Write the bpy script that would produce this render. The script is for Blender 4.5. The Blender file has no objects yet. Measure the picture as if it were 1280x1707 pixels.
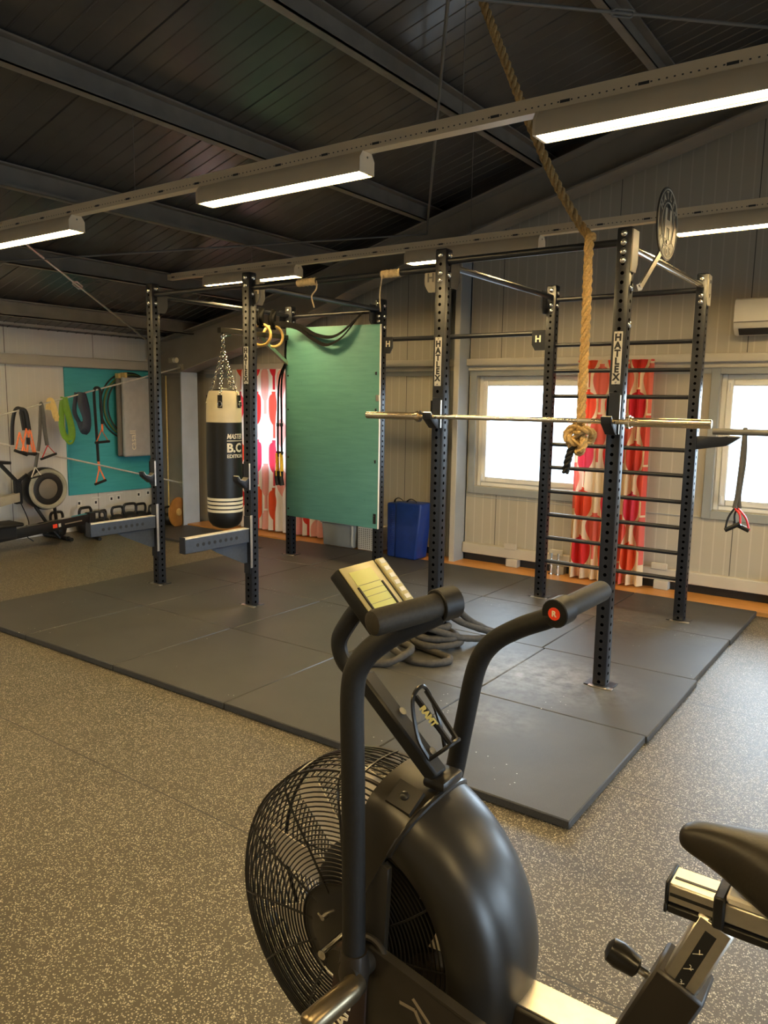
import bpy, bmesh, math, random
from mathutils import Vector, Matrix
random.seed(7)
PI = math.pi
sc = bpy.context.scene
COL = sc.collection

# ------------------------------------------------------------------ node helpers
class NX:
    """tiny expression builder for math nodes"""
    def __init__(s, nt): s.nt = nt
    def m(s, op, a, b=None, c=None):
        n = s.nt.nodes.new('ShaderNodeMath'); n.operation = op
        for i, v in enumerate((a, b, c)):
            if v is None: continue
            if isinstance(v, (int, float)): n.inputs[i].default_value = v
            else: s.nt.links.new(v, n.inputs[i])
        return n.outputs[0]
    def coords(s, kind='Object'):
        t = s.nt.nodes.new('ShaderNodeTexCoord')
        x = s.nt.nodes.new('ShaderNodeSeparateXYZ'); s.nt.links.new(t.outputs[kind], x.inputs[0])
        return t.outputs[kind], x.outputs[0], x.outputs[1], x.outputs[2]
    def pos(s):
        g = s.nt.nodes.new('ShaderNodeNewGeometry')
        x = s.nt.nodes.new('ShaderNodeSeparateXYZ'); s.nt.links.new(g.outputs['Position'], x.inputs[0])
        y = s.nt.nodes.new('ShaderNodeSeparateXYZ'); s.nt.links.new(g.outputs['True Normal'], y.inputs[0])
        return g.outputs['Position'], x.outputs, y.outputs
    def noise(s, vec, scale, detail=3, rough=.5):
        n = s.nt.nodes.new('ShaderNodeTexNoise'); n.inputs['Scale'].default_value = scale
        n.inputs['Detail'].default_value = detail; n.inputs['Roughness'].default_value = rough
        s.nt.links.new(vec, n.inputs['Vector']); return n.outputs['Fac']
    def voro(s, vec, scale, rnd=1.0):
        n = s.nt.nodes.new('ShaderNodeTexVoronoi'); n.inputs['Scale'].default_value = scale
        n.inputs['Randomness'].default_value = rnd
        s.nt.links.new(vec, n.inputs['Vector']); return n.outputs['Distance'], n.outputs['Color']
    def ramp(s, fac, stops, interp='LINEAR'):
        r = s.nt.nodes.new('ShaderNodeValToRGB'); r.color_ramp.interpolation = interp
        el = r.color_ramp.elements
        while len(el) < len(stops): el.new(.5)
        for e, (p, c) in zip(el, stops):
            e.position = p; e.color = (*c, 1) if len(c) == 3 else c
        s.nt.links.new(fac, r.inputs[0]); return r.outputs[0]
    def mix(s, fac, a, b, mode='MIX'):
        n = s.nt.nodes.new('ShaderNodeMix'); n.data_type = 'RGBA'; n.blend_type = mode
        for sock, v in ((n.inputs[0], fac), (n.inputs[6], a), (n.inputs[7], b)):
            if isinstance(v, (int, float)): sock.default_value = v
            elif isinstance(v, tuple): sock.default_value = (*v, 1)
            else: s.nt.links.new(v, sock)
        return n.outputs[2]
    def bump(s, h, strength=.3, dist=.01):
        n = s.nt.nodes.new('ShaderNodeBump'); n.inputs['Strength'].default_value = strength
        n.inputs['Distance'].default_value = dist; s.nt.links.new(h, n.inputs['Height']); return n.outputs[0]

MATS = {}
def newmat(name, col=(.5, .5, .5), rough=.5, metal=0., spec=.5):
    m = bpy.data.materials.new(name); m.use_nodes = True
    b = m.node_tree.nodes['Principled BSDF']
    b.inputs['Base Color'].default_value = (*col, 1)
    b.inputs['Roughness'].default_value = rough
    b.inputs['Metallic'].default_value = metal
    b.inputs['Specular IOR Level'].default_value = spec
    MATS[name] = m
    return m, m.node_tree, b, NX(m.node_tree)
def simple(name, col, rough=.5, metal=0., var=.12, scale=30., bump=0., spec=.5):
    m, nt, b, x = newmat(name, col, rough, metal, spec)
    v, *_ = x.coords()
    f = x.noise(v, scale, 4)
    lo = tuple(c * (1 - var) for c in col); hi = tuple(min(1, c * (1 + var)) for c in col)
    nt.links.new(x.ramp(f, [(.3, lo), (.7, hi)]), b.inputs['Base Color'])
    if bump: nt.links.new(x.bump(x.noise(v, scale * 6, 3), bump, .003), b.inputs['Normal'])
    return m
def emis(name, col, strength):
    m, nt, b, x = newmat(name, col, .5)
    b.inputs['Emission Color'].default_value = (*col, 1); b.inputs['Emission Strength'].default_value = strength
    return m

M = {}
M['powder'] = simple('black_powder_coat', (.010, .012, .017), .38, 0, .15, 60, .05)
M['black'] = simple('black_plastic', (.007, .007, .007), .5, 0, .2, 40, .05, spec=.4)
M['blackgloss'] = simple('black_gloss', (.012, .011, .010), .28, 0, .2, 12)
M['rubber'] = simple('black_rubber_grip', (.009, .0085, .008), .60, 0, .2, 120, .15, spec=.35)
M['foam'] = simple('black_foam_grip', (.022, .019, .014), .62, 0, .2, 160, .2, spec=.4)
M['steel'] = simple('brushed_steel', (.62, .58, .50), .28, 1., .08, 40)
M['chrome'] = simple('chrome', (.75, .72, .66), .16, 1., .05, 20)
M['bolt'] = simple('zinc_bolt', (.75, .72, .66), .25, 1., .08, 80)
M['bar'] = simple('hard_chrome_barbell', (.72, .62, .46), .25, 1., .06, 60)
M['alu'] = simple('aluminium', (.70, .66, .58), .35, 1., .06, 40)
M['silver'] = simple('silver_plate', (.62, .60, .55), .42, .35, .1, 30)
M['greysteel'] = simple('grey_painted_steel', (.13, .125, .115), .45, 0, .1, 5)
M['colface'] = simple('daylight_tinted_steel', (.46, .52, .60), .42, 0, .08, 3)  # daylight on the column flange put into its colour
M['armsteel'] = simple('blue_grey_powder_coat', (.045, .056, .078), .40, 0, .12, 40)
M['purlin'] = simple('galvanised_dark_grey', (.19, .172, .145), .45, 0, .15, 5)
M['rafterm'] = simple('portal_frame_grey', (.25, .225, .19), .40, 0, .12, 3)
M['white'] = simple('white_pvc', (.80, .79, .76), .35, 0, .03, 5)
M['cream'] = simple('cream_white_paint', (.68, .64, .56), .45, 0, .04, 5)
M['lampbody'] = simple('lamp_housing_white', (.78, .64, .44), .45, 0, .04, 5)
M['wallgrey'] = simple('sill_grey', (.47, .44, .38), .45, 0, .05, 4)
M['revealgrey'] = simple('reveal_blue_grey', (.30, .32, .33), .45, 0, .05, 4)
M['orange'] = simple('orange_webbing', (.85, .20, .06), .6, 0, .15, 60, .2)
M['yellow'] = simple('yellow_webbing', (.80, .45, .02), .6, 0, .15, 60, .2)
M['paleyellow'] = simple('pale_yellow_band', (.70, .52, .20), .55, 0, .1, 40)
M['green'] = simple('green_latex_band', (.13, .30, .02), .5, 0, .1, 40)
M['navy'] = simple('navy_latex_band', (.012, .022, .045), .5, 0, .15, 40)
M['darkband'] = simple('dark_grey_latex_band', (.085, .08, .07), .55, 0, .15, 40)
M['red'] = simple('red_plastic', (.65, .02, .02), .4, 0, .05, 40)
M['redlogo'] = simple('red_logo_badge', (.80, .06, .02), .4, 0, .05, 40)
M['wood'] = None
M['woodring'] = simple('birch_wood_ring', (.55, .36, .12), .4, 0, .15, 20)
M['cardwood'] = simple('brown_wooden_disc', (.36, .16, .035), .38, 0, .2, 8)
M['bluevinyl'] = simple('blue_vinyl', (.010, .035, .20), .38, 0, .12, 12, .1)
M['greybin'] = simple('grey_plastic_bin', (.26, .27, .27), .4, 0, .05, 8)
M['cratewhite'] = simple('white_plastic_crate', (.62, .60, .54), .45, 0, .06, 8)
M['bagwhite'] = simple('cream_vinyl', (.78, .68, .46), .38, 0, .05, 10, .05)
M['bagblack'] = simple('black_vinyl', (.008, .008, .008), .42, 0, .15, 14, .08)
M['letter'] = simple('cream_print', (.82, .76, .60), .5, 0, .03, 20)
M['letterblack'] = simple('black_print', (.01, .01, .01), .5, 0, .03, 20)
M['letterdim'] = simple('dull_metal_print', (.30, .25, .18), .4, .3, .05, 20)
M['letteryellow'] = simple('yellow_print', (.75, .62, .20), .5, 0, .05, 20)
M['signface'] = simple('sign_bronze_face', (.075, .062, .045), .5, .0, .1, 20)
M['signline'] = simple('sign_silver_line', (.50, .44, .32), .5, .0, .05, 20)
M['iron'] = simple('black_cast_iron', (.014, .013, .012), .42, 0, .25, 60, .25)
M['matgrey'] = simple('grey_exercise_mat', (.45, .45, .46), .55, 0, .06, 12, .05)
M['matedge'] = simple('brown_grey_mat', (.17, .15, .125), .6, 0, .06, 12, .05)
M['hoop'] = simple('dark_hoop', (.03, .03, .028), .4, 0, .06, 12)
M['hoopgreen'] = simple('green_hoop', (.14, .20, .05), .4, 0, .06, 12)
M['tape'] = simple('beige_athletic_tape', (.55, .42, .24), .8, 0, .15, 60, .3)
M['battle'] = simple('charcoal_rope_sleeve', (.045, .040, .033), .75, 0, .35, 40, .4)
M['hemp'] = simple('hemp_rope', (.50, .33, .13), .8, 0, .25, 90, .5)
M['fanblade'] = simple('silver_fan_blade', (.86, .78, .66), .40, .0, .05, 6)
M['lcd'] = emis('lcd_screen', (.50, .48, .14), .10)  # weak glow stands in for light reflected by the display
M['consoleface'] = simple('console_olive_face', (.46, .40, .20), .4, .2, .06, 10)
M['seatvinyl'] = simple('seat_vinyl', (.020, .016, .011), .45, 0, .15, 30, .1)
M['fender'] = simple('satin_black_shroud', (.016, .0145, .012), .34, 0, .12, 6)
M['forkmetal'] = simple('satin_dark_fork', (.026, .022, .016), .38, .1, .12, 8)
M['frameblack'] = simple('bike_frame_black', (.020, .016, .012), .4, 0, .15, 10)
M['framered'] = simple('bike_frame_brown_black', (.030, .016, .011), .45, 0, .15, 10)
M['flycage'] = simple('flywheel_grey_ring', (.36, .35, .28), .45, .1, .08, 20)
M['beige'] = simple('beige_grey_paint', (.34, .31, .24), .45, 0, .08, 10)
def mk_lamp():
    m, nt, b, x = newmat('lamp_diffuser', (.8, .8, .8), .5)
    v, ox, oy, oz = x.coords()
    e = x.m('MINIMUM', x.m('DIVIDE', x.m('ABSOLUTE', oy), .052), 1)
    nt.links.new(x.ramp(e, [(.0, (1., .77, .40)), (.55, (1., .70, .29)), (1, (1., .56, .11))]), b.inputs['Emission Color'])
    nt.links.new(x.m('ADD', 4., x.m('MULTIPLY', x.m('SUBTRACT', 1, x.m('POWER', e, 2)), 92.)), b.inputs['Emission Strength'])
    return m
M['lampglow'] = mk_lamp()
M['webbing'] = simple('black_webbing', (.004, .004, .004), .9, 0, .2, 80, .1, spec=.12)
M['tealpad'] = None

# perforated rack steel : holes every 5 cm on all faces
def mk_upright():
    m, nt, b, x = newmat('perforated_rack_steel', (.016, .018, .024), .36)
    v, ox, oy, oz = x.coords()
    g = nt.nodes.new('ShaderNodeTexCoord'); sp = nt.nodes.new('ShaderNodeSeparateXYZ')
    nt.links.new(g.outputs['Normal'], sp.inputs[0])
    isx = x.m('GREATER_THAN', x.m('ABSOLUTE', sp.outputs[0]), .5)
    u = x.m('ADD', x.m('MULTIPLY', ox, x.m('SUBTRACT', 1, isx)), x.m('MULTIPLY', oy, isx))
    w = x.m('SUBTRACT', x.m('MODULO', x.m('ADD', oz, .5), .05), .025)
    r = x.m('SQRT', x.m('ADD', x.m('POWER', u, 2), x.m('POWER', w, 2)))
    hole = x.m('LESS_THAN', r, .0105)
    rim = x.m('LESS_THAN', r, .0125)
    nz = x.noise(v, 60, 3)
    c = x.ramp(nz, [(.3, (.009, .011, .016)), (.7, (.013, .015, .021))])
    c = x.mix(rim, c, (.018, .018, .021))
    c = x.mix(hole, c, (.001, .001, .001))
    nt.links.new(c, b.inputs['Base Color'])
    nt.links.new(x.m('ADD', x.m('MULTIPLY', hole, .6), .34), b.inputs['Roughness'])
    nt.links.new(x.m('SUBTRACT', .5, x.m('MULTIPLY', hole, .5)), b.inputs['Specular IOR Level'])
    return m
M['upright'] = mk_upright()

def mk_floor():
    m, nt, b, x = newmat('speckled_rubber_floor', (.1, .1, .1), .5)
    p, ps, _ = x.pos()
    d, c = x.voro(p, 210)
    sep = nt.nodes.new('ShaderNodeSeparateColor'); nt.links.new(c, sep.inputs[0])
    fleck = x.m('MULTIPLY', x.m('LESS_THAN', sep.outputs[0], .33), x.m('LESS_THAN', d, .55))
    n1 = x.noise(p, 330, 2); n2 = x.noise(p, 1.3, 3)
    fl2 = x.m('GREATER_THAN', n1, .66)
    col = x.ramp(sep.outputs[1], [(0, (.20, .170, .115)), (.55, (.35, .305, .22)), (1, (.58, .52, .41))])
    base = x.ramp(n2, [(.3, (.048, .040, .026)), (.7, (.070, .059, .038))])
    o = x.mix(fl2, base, (.14, .118, .075))
    o = x.mix(fleck, o, col)
    # seams between the rolls (1.25 m wide, laid along X)
    s1 = x.m('LESS_THAN', x.m('ABSOLUTE', x.m('ADD', x.m('MODULO', x.m('ADD', ps[1], 10 + .785 + .625), 1.25), -.625)), .0032)
    o = x.mix(s1, o, (.012, .012, .012))
    nt.links.new(o, b.inputs['Base Color'])
    b.inputs['Roughness'].default_value = .42
    nt.links.new(x.bump(n1, .25, .004), b.inputs['Normal'])
    return m
M['floor'] = mk_floor()

def mk_tile():
    m, nt, b, x = newmat('black_rubber_tile', (.05, .05, .05), .6)
    p, ps, _ = x.pos()
    n1 = x.noise(p, 3.2, 5, .6); n2 = x.noise(p, 300, 2); n3 = x.noise(p, 14, 5, .65)
    base = x.ramp(n1, [(.3, (.033, .0325, .031)), (.7, (.046, .045, .042))])
    g = x.ramp(n2, [(.35, (.75, .75, .75)), (.7, (1.3, 1.3, 1.3))])
    o = x.mix(1.0, base, g, 'MULTIPLY')
    # chalk dust trodden into the tiles round the front right post
    def blob(cx, cy, rx, ry):
        a = x.m('POWER', x.m('DIVIDE', x.m('SUBTRACT', ps[0], cx), rx), 2)
        c = x.m('POWER', x.m('DIVIDE', x.m('SUBTRACT', ps[1], cy), ry), 2)
        return x.m('MAXIMUM', x.m('SUBTRACT', 1, x.m('SQRT', x.m('ADD', a, c))), 0)
    k = x.m('MAXIMUM', blob(-.85, 1.45, .75, .55), x.m('MULTIPLY', blob(-.75, .75, .35, .3), .55))
    k = x.m('MAXIMUM', k, x.m('MULTIPLY', blob(-1.1, 3.1, 1.3, .8), .30))
    ch = x.m('MULTIPLY', k, x.m('MAXIMUM', x.m('MULTIPLY', x.m('SUBTRACT', n3, .32), 2.0), 0))
    ch = x.m('MINIMUM', ch, .8)
    o = x.mix(ch, o, (.30, .30, .30))
    d, c = x.voro(p, 26)
    spot = x.m('MULTIPLY', x.m('LESS_THAN', d, .085), x.m('GREATER_THAN', x.noise(p, 2.3, 2), .60))
    o = x.mix(spot, o, (.5, .49, .46))
    nt.links.new(o, b.inputs['Base Color'])
    nt.links.new(x.bump(n2, .15, .003), b.inputs['Normal'])
    b.inputs['Roughness'].default_value = .52
    return m
M['tile'] = mk_tile()

def mk_panel(name, axis, lo, hi):
    m, nt, b, x = newmat(name, lo, .42)
    p, ps, _ = x.pos()
    c = ps[axis]
    t = x.m('MODULO', x.m('ADD', c, 20.), .1)
    rib = x.m('LESS_THAN', x.m('ABSOLUTE', x.m('SUBTRACT', t, .05)), .006)
    j = x.m('LESS_THAN', x.m('ABSOLUTE', x.m('SUBTRACT', x.m('MODULO', x.m('ADD', c, 20.35), 1.15), .5)), .004)
    n = x.noise(p, 1.5, 3)
    o = x.ramp(n, [(.3, lo), (.7, hi)])
    o = x.mix(x.m('MULTIPLY', rib, .16), o, (.9, .88, .8))
    o = x.mix(j, o, (.10, .09, .08))
    nt.links.new(o, b.inputs['Base Color'])
    h = x.m('SUBTRACT', x.m('MULTIPLY', rib, .4), x.m('MULTIPLY', j, 1.))
    nt.links.new(x.bump(h, .5, .004), b.inputs['Normal'])
    return m
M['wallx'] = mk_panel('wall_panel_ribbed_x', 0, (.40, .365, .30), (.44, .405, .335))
M['wally'] = mk_panel('wall_panel_ribbed_y', 1, (.66, .645, .61), (.70, .685, .65))  # panel colour raised to stand in for more light on the left wall
M['roof'] = simple('anthracite_roof_sheet', (.075, .072, .067), .26, 0, .15, 2)

def mk_woodstrip():
    m, nt, b, x = newmat('orange_wood_floor', (.5, .25, .07), .4)
    p, ps, _ = x.pos()
    mp = nt.nodes.new('ShaderNodeMapping'); mp.inputs['Scale'].default_value = (1.5, 22, 22)
    nt.links.new(p, mp.inputs[0])
    n = x.noise(mp.outputs[0], 3, 5)
    nt.links.new(x.ramp(n, [(.3, (.42, .185, .045)), (.7, (.58, .28, .075))]), b.inputs['Base Color'])
    return m
M['wood'] = mk_woodstrip()

def mk_teal(name, c1, c2):
    m, nt, b, x = newmat(name, c1, .55)
    v, ox, oy, oz = x.coords()
    mp = nt.nodes.new('ShaderNodeMapping'); mp.inputs['Scale'].default_value = (1, 1, 9)
    nt.links.new(v, mp.inputs[0])
    n = x.noise(mp.outputs[0], 3, 5, .6); n2 = x.noise(v, 22, 4, .7)
    o = x.ramp(n, [(.3, c1), (.7, c2)])
    o = x.mix(x.m('MULTIPLY', x.m('GREATER_THAN', n2, .69), .35), o, tuple(c * .35 for c in c1))
    nt.links.new(o, b.inputs['Base Color'])
    return m
M['teal'] = mk_teal('teal_painted_plywood', (.080, .250, .225), (.108, .300, .268))
M['tealwall'] = mk_teal('turquoise_wall_board', (.05, .38, .43), (.065, .45, .50))

def mk_tray():
    m, nt, b, x = newmat('perforated_cable_tray', (.58, .53, .44), .4)
    p, ps, _ = x.pos()
    v, ox, oy, oz = x.coords()
    a = x.m('ABSOLUTE', x.m('SUBTRACT', x.m('MODULO', x.m('ADD', ps[0], 20.), .33), .165))
    s1 = x.m('MULTIPLY', x.m('LESS_THAN', a, .022), x.m('LESS_THAN', x.m('ABSOLUTE', x.m('ADD', oz, .012)), .006))
    a2 = x.m('ABSOLUTE', x.m('SUBTRACT', x.m('MODULO', x.m('ADD', ps[0], 20.), .03), .015))
    s2 = x.m('MULTIPLY', x.m('LESS_THAN', a2, .004), x.m('LESS_THAN', x.m('ABSOLUTE', x.m('ADD', oz, .012)), .003))
    o = x.mix(x.m('MAXIMUM', s1, s2), (.76, .63, .44), (.03, .03, .03))
    nt.links.new(o, b.inputs['Base Color'])
    return m
M['tray'] = mk_tray()

def mk_curtain(name, pitch_u, pitch_v, pale=(.86, .74, .62), fat=.44, soft=.8):
    """tree/drop motifs in red and pink rows on a cream cloth; UV in metres"""
    m, nt, b, x = newmat(name, pale, .85)
    tc = nt.nodes.new('ShaderNodeTexCoord'); s = nt.nodes.new('ShaderNodeSeparateXYZ')
    nt.links.new(tc.outputs['UV'], s.inputs[0])
    u, v = s.outputs[0], s.outputs[1]
    def layer(du, dv, hs):
        uu = x.m('DIVIDE', x.m('ADD', u, du + 10 * pitch_u), pitch_u); vv = x.m('DIVIDE', x.m('ADD', v, dv + 10 * pitch_v), pitch_v)
        fu = x.m('SUBTRACT', x.m('FRACT', uu), .5); fv = x.m('FRACT', vv)
        # drop: round crown between .30 and .95 narrowing downwards, thin stem below
        t = x.m('DIVIDE', x.m('SUBTRACT', fv, .30), .65)
        tt = x.m('MINIMUM', x.m('MAXIMUM', t, 0), 1)
        wdt = x.m('MULTIPLY', x.m('SQRT', x.m('MULTIPLY', tt, x.m('SUBTRACT', 1.02, tt))), x.m('ADD', fat, x.m('MULTIPLY', tt, .30)))
        body = x.m('MULTIPLY', x.m('LESS_THAN', x.m('ABSOLUTE', fu), wdt), x.m('GREATER_THAN', t, 0))
        stem = x.m('MULTIPLY', x.m('LESS_THAN', x.m('ABSOLUTE', fu), .055), x.m('MULTIPLY', x.m('GREATER_THAN', fv, .04), x.m('LESS_THAN', fv, .45)))
        wn = nt.nodes.new('ShaderNodeTexWhiteNoise'); wn.noise_dimensions = '2D'
        cb = nt.nodes.new('ShaderNodeCombineXYZ')
        nt.links.new(x.m('FLOOR', uu), cb.inputs[0]); nt.links.new(x.m('ADD', x.m('FLOOR', vv), hs), cb.inputs[1])
        nt.links.new(cb.outputs[0], wn.inputs['Vector'])
        return x.m('MAXIMUM', body, stem), wn.outputs['Value']
    a, ha = layer(0, 0, 0)
    c, hc = layer(pitch_u * .5, pitch_v * .5, 7)
    ca = x.ramp(ha, [(0, (.62, .015, .04)), (.35, (.75, .03, .03)), (.7, (.80, .10, .03)), (1, (.70, .02, .14))])
    cc = x.ramp(hc, [(0, (.72, .03, .10)), (.6, (.80, .16, .10)), (1, (.78, .04, .04))])
    o = x.mix(a, pale, ca)
    o = x.mix(x.m('MULTIPLY', x.m('MULTIPLY', c, soft), x.m('GREATER_THAN', hc, .42)), o, cc)
    nt.links.new(o, b.inputs['Base Color'])
    tr = nt.nodes.new('ShaderNodeBsdfTranslucent'); nt.links.new(o, tr.inputs[0])
    mx = nt.nodes.new('ShaderNodeMixShader'); mx.inputs[0].default_value = .30
    nt.links.new(b.outputs[0], mx.inputs[1]); nt.links.new(tr.outputs[0], mx.inputs[2])
    nt.links.new(mx.outputs[0], nt.nodes['Material Output'].inputs[0])
    return m
M['curtainL'] = mk_curtain('curtain_cloth_left', .34, .60, (.86, .80, .72), .34, .62)
M['curtainR'] = mk_curtain('curtain_cloth_right', .27, .46, (.86, .68, .44), .46, .95)

def mk_glass():
    m, nt, b, x = newmat('window_glass', (1, 1, 1), 0)
    t = nt.nodes.new('ShaderNodeBsdfTransparent'); t.inputs[0].default_value = (.96, .97, .98, 1)
    g = nt.nodes.new('ShaderNodeBsdfGlossy'); g.inputs['Roughness'].default_value = .02
    f = nt.nodes.new('ShaderNodeFresnel'); f.inputs[0].default_value = 1.45
    mx = nt.nodes.new('ShaderNodeMixShader')
    nt.links.new(f.outputs[0], mx.inputs[0]); nt.links.new(t.outputs[0], mx.inputs[1]); nt.links.new(g.outputs[0], mx.inputs[2])
    nt.links.new(mx.outputs[0], nt.nodes['Material Output'].inputs[0])
    return m
M['glass'] = mk_glass()

# ------------------------------------------------------------------ mesh helpers
class MB:
    def __init__(s): s.bm = bmesh.new()
    def _box(s, mat, bev=0, seg=1):
        r = bmesh.ops.create_cube(s.bm, size=1, matrix=mat)
        if bev:
            es = list({e for v in r['verts'] for e in v.link_edges})
            bmesh.ops.bevel(s.bm, geom=es, offset=bev, segments=seg, affect='EDGES', profile=.5)
        return s
    def box(s, x0, x1, y0, y1, z0, z1, bev=0, seg=1):
        return s._box(Matrix.Translation(((x0 + x1) / 2, (y0 + y1) / 2, (z0 + z1) / 2)) @ Matrix.Diagonal((abs(x1 - x0), abs(y1 - y0), abs(z1 - z0), 1)), bev, seg)
    def bar(s, a, b, w, h, up=(0, 0, 1), bev=0):
        """rectangular bar from a to b, w sideways, h along up"""
        a, b = Vector(a), Vector(b); d = (b - a); L = d.length; d.normalize()
        up = Vector(up); sd = d.cross(up)
        if sd.length < 1e-4: sd = d.cross(Vector((1, 0, 0)))
        sd.normalize(); u = sd.cross(d)
        m = Matrix(((d.x * L, sd.x * w, u.x * h, (a.x + b.x) / 2), (d.y * L, sd.y * w, u.y * h, (a.y + b.y) / 2), (d.z * L, sd.z * w, u.z * h, (a.z + b.z) / 2), (0, 0, 0, 1)))
        return s._box(m, bev)
    def tube(s, pts, r, n=12, closed=False, caps=True, flat=None, up0=None):
        """sweep; r is a number or one radius per point; flat=(a,b) makes an elliptical / strap section"""
        P = [Vector(p) for p in pts]; N = len(P)
        T = []
        for i in range(N):
            if closed: t = P[(i + 1) % N] - P[i - 1]
            else: t = P[min(i + 1, N - 1)] - P[max(i - 1, 0)]
            T.append(t.normalized())
        u = Vector(up0) if up0 else (Vector((0, 0, 1)) if abs(T[0].z) < .9 else Vector((1, 0, 0)))
        u = (u - T[0] * u.dot(T[0])).normalized()
        rings = []
        for i in range(N):
            u = (u - T[i] * u.dot(T[i]))
            if u.length < 1e-5: u = T[i].orthogonal()
            u.normalize(); w = T[i].cross(u)
            rr = r[i] if isinstance(r, (list, tuple)) else r
            fa, fb = flat if flat else (1, 1)
            rings.append([s.bm.verts.new(P[i] + u * (math.cos(2 * PI * k / n + PI / n) * rr * fa) + w * (math.sin(2 * PI * k / n + PI / n) * rr * fb)) for k in range(n)])
        for i in range(N if closed else N - 1):
            a, b = rings[i], rings[(i + 1) % N]
            for k in range(n):
                s.bm.faces.new((a[k], a[(k + 1) % n], b[(k + 1) % n], b[k]))
        if caps and not closed:
            s.bm.faces.new(rings[0][::-1]); s.bm.faces.new(rings[-1])
        return s
    def cyl(s, a, b, r, n=16, r2=None):
        return s.tube([a, b], [r, r if r2 is None else r2], n)
    def lathe(s, prof, o, axis='z', n=24, a0=0., a1=2 * PI, closed_prof=False):
        """prof = [(radius, height)], revolved about axis through o"""
        o = Vector(o); full = abs(a1 - a0) > 2 * PI - 1e-4
        K = n if full else n + 1
        rings = []
        for k in range(K):
            t = a0 + (a1 - a0) * k / n; c, q = math.cos(t), math.sin(t)
            ring = []
            for r, h in prof:
                p = {'z': (r * c, r * q, h), 'y': (r * c, h, r * q), 'x': (h, r * c, r * q)}[axis]
                ring.append(s.bm.verts.new(o + Vector(p)))
            rings.append(ring)
        L = len(prof)
        for k in range(n):
            A, B = rings[k], rings[(k + 1) % K]
            for i in range(L if closed_prof else L - 1):
                j = (i + 1) % L
                try: s.bm.faces.new((A[i], A[j], B[j], B[i]))
                except ValueError: pass
        if not full and closed_prof:
            s.bm.faces.new(rings[0]); s.bm.faces.new(rings[-1][::-1])
        bmesh.ops.remove_doubles(s.bm, verts=[v for r in rings for v in r], dist=1e-6)
        return s
    def ring(s, o, R, r, axis='y', n=48, m=6):
        e = {'x': (Vector((0, 1, 0)), Vector((0, 0, 1))), 'y': (Vector((1, 0, 0)), Vector((0, 0, 1))), 'z': (Vector((1, 0, 0)), Vector((0, 1, 0)))}[axis]
        return s.tube([Vector(o) + e[0] * (R * math.cos(2 * PI * k / n)) + e[1] * (R * math.sin(2 * PI * k / n)) for k in range(n)], r, m, True)
    def prism(s, poly, axis, h0, h1, bev=0):
        """poly in the two other axes (order xyz), extruded h0..h1 along axis"""
        def P(a, b, h): return {'x': (h, a, b), 'y': (a, h, b), 'z': (a, b, h)}[axis]
        A = [s.bm.verts.new(P(a, b, h0)) for a, b in poly]; B = [s.bm.verts.new(P(a, b, h1)) for a, b in poly]
        n = len(poly); fs = [s.bm.faces.new(A[::-1]), s.bm.faces.new(B)]
        for i in range(n): fs.append(s.bm.faces.new((A[i], A[(i + 1) % n], B[(i + 1) % n], B[i])))
        if bev:
            es = list({e for v in A + B for e in v.link_edges})
            bmesh.ops.bevel(s.bm, geom=es, offset=bev, segments=2, affect='EDGES', profile=.5)
        return s
    def build(s, name, mat, parent=None, loc=None, smooth=40):
        bmesh.ops.recalc_face_normals(s.bm, faces=s.bm.faces)
        me = bpy.data.meshes.new(name)
        off = wloc(parent) + (Vector(loc) if loc else Vector((0, 0, 0)))
        bmesh.ops.translate(s.bm, verts=s.bm.verts, vec=-off)
        s.bm.to_mesh(me); s.bm.free()
        me.polygons.foreach_set('use_smooth', [True] * len(me.polygons))
        me.set_sharp_from_angle(angle=math.radians(smooth))
        me.materials.append(M[mat] if isinstance(mat, str) else mat)
        o = bpy.data.objects.new(name, me); COL.objects.link(o)
        if loc: o.location = loc
        if parent: o.parent = parent
        return o
def wloc(o):
    v = Vector((0, 0, 0))
    while o is not None: v = v + o.location; o = o.parent
    return v
def smoothpts(pts, k=6):
    """Catmull-Rom resample"""
    P = [Vector(p) for p in pts]; P = [P[0] * 2 - P[1]] + P + [P[-1] * 2 - P[-2]]
    out = []
    for i in range(1, len(P) - 2):
        a, b, c, d = P[i - 1:i + 3]
        for j in range(k):
            t = j / k
            out.append(.5 * ((2 * b) + (c - a) * t + (2 * a - 5 * b + 4 * c - d) * t * t + (3 * b - a - 3 * c + d) * t ** 3))
    out.append(P[-2]); return out
def tag(o, label=None, cat=None, group=None, kind=None):
    if label: o['label'] = label
    if cat: o['category'] = cat
    if group: o['group'] = group
    if kind: o['kind'] = kind
    return o
def thing(name, loc, label, cat, group=None):
    o = bpy.data.objects.new(name, None); COL.objects.link(o); o.location = loc
    o.empty_display_size = .1
    return tag(o, label, cat, group)
def struct(o): o['kind'] = 'structure'; return o
def dup(root, loc, label=None, group=None, rz=None):
    r = root.copy(); COL.objects.link(r); r.location = loc
    if rz is not None: r.rotation_euler = (0, 0, rz)
    if label: r['label'] = label
    if group: r['group'] = group
    for ch in list(root.children):
        c = ch.copy(); COL.objects.link(c); c.parent = r
        for g in list(ch.children):
            q = g.copy(); COL.objects.link(q); q.parent = c
    return r
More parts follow.
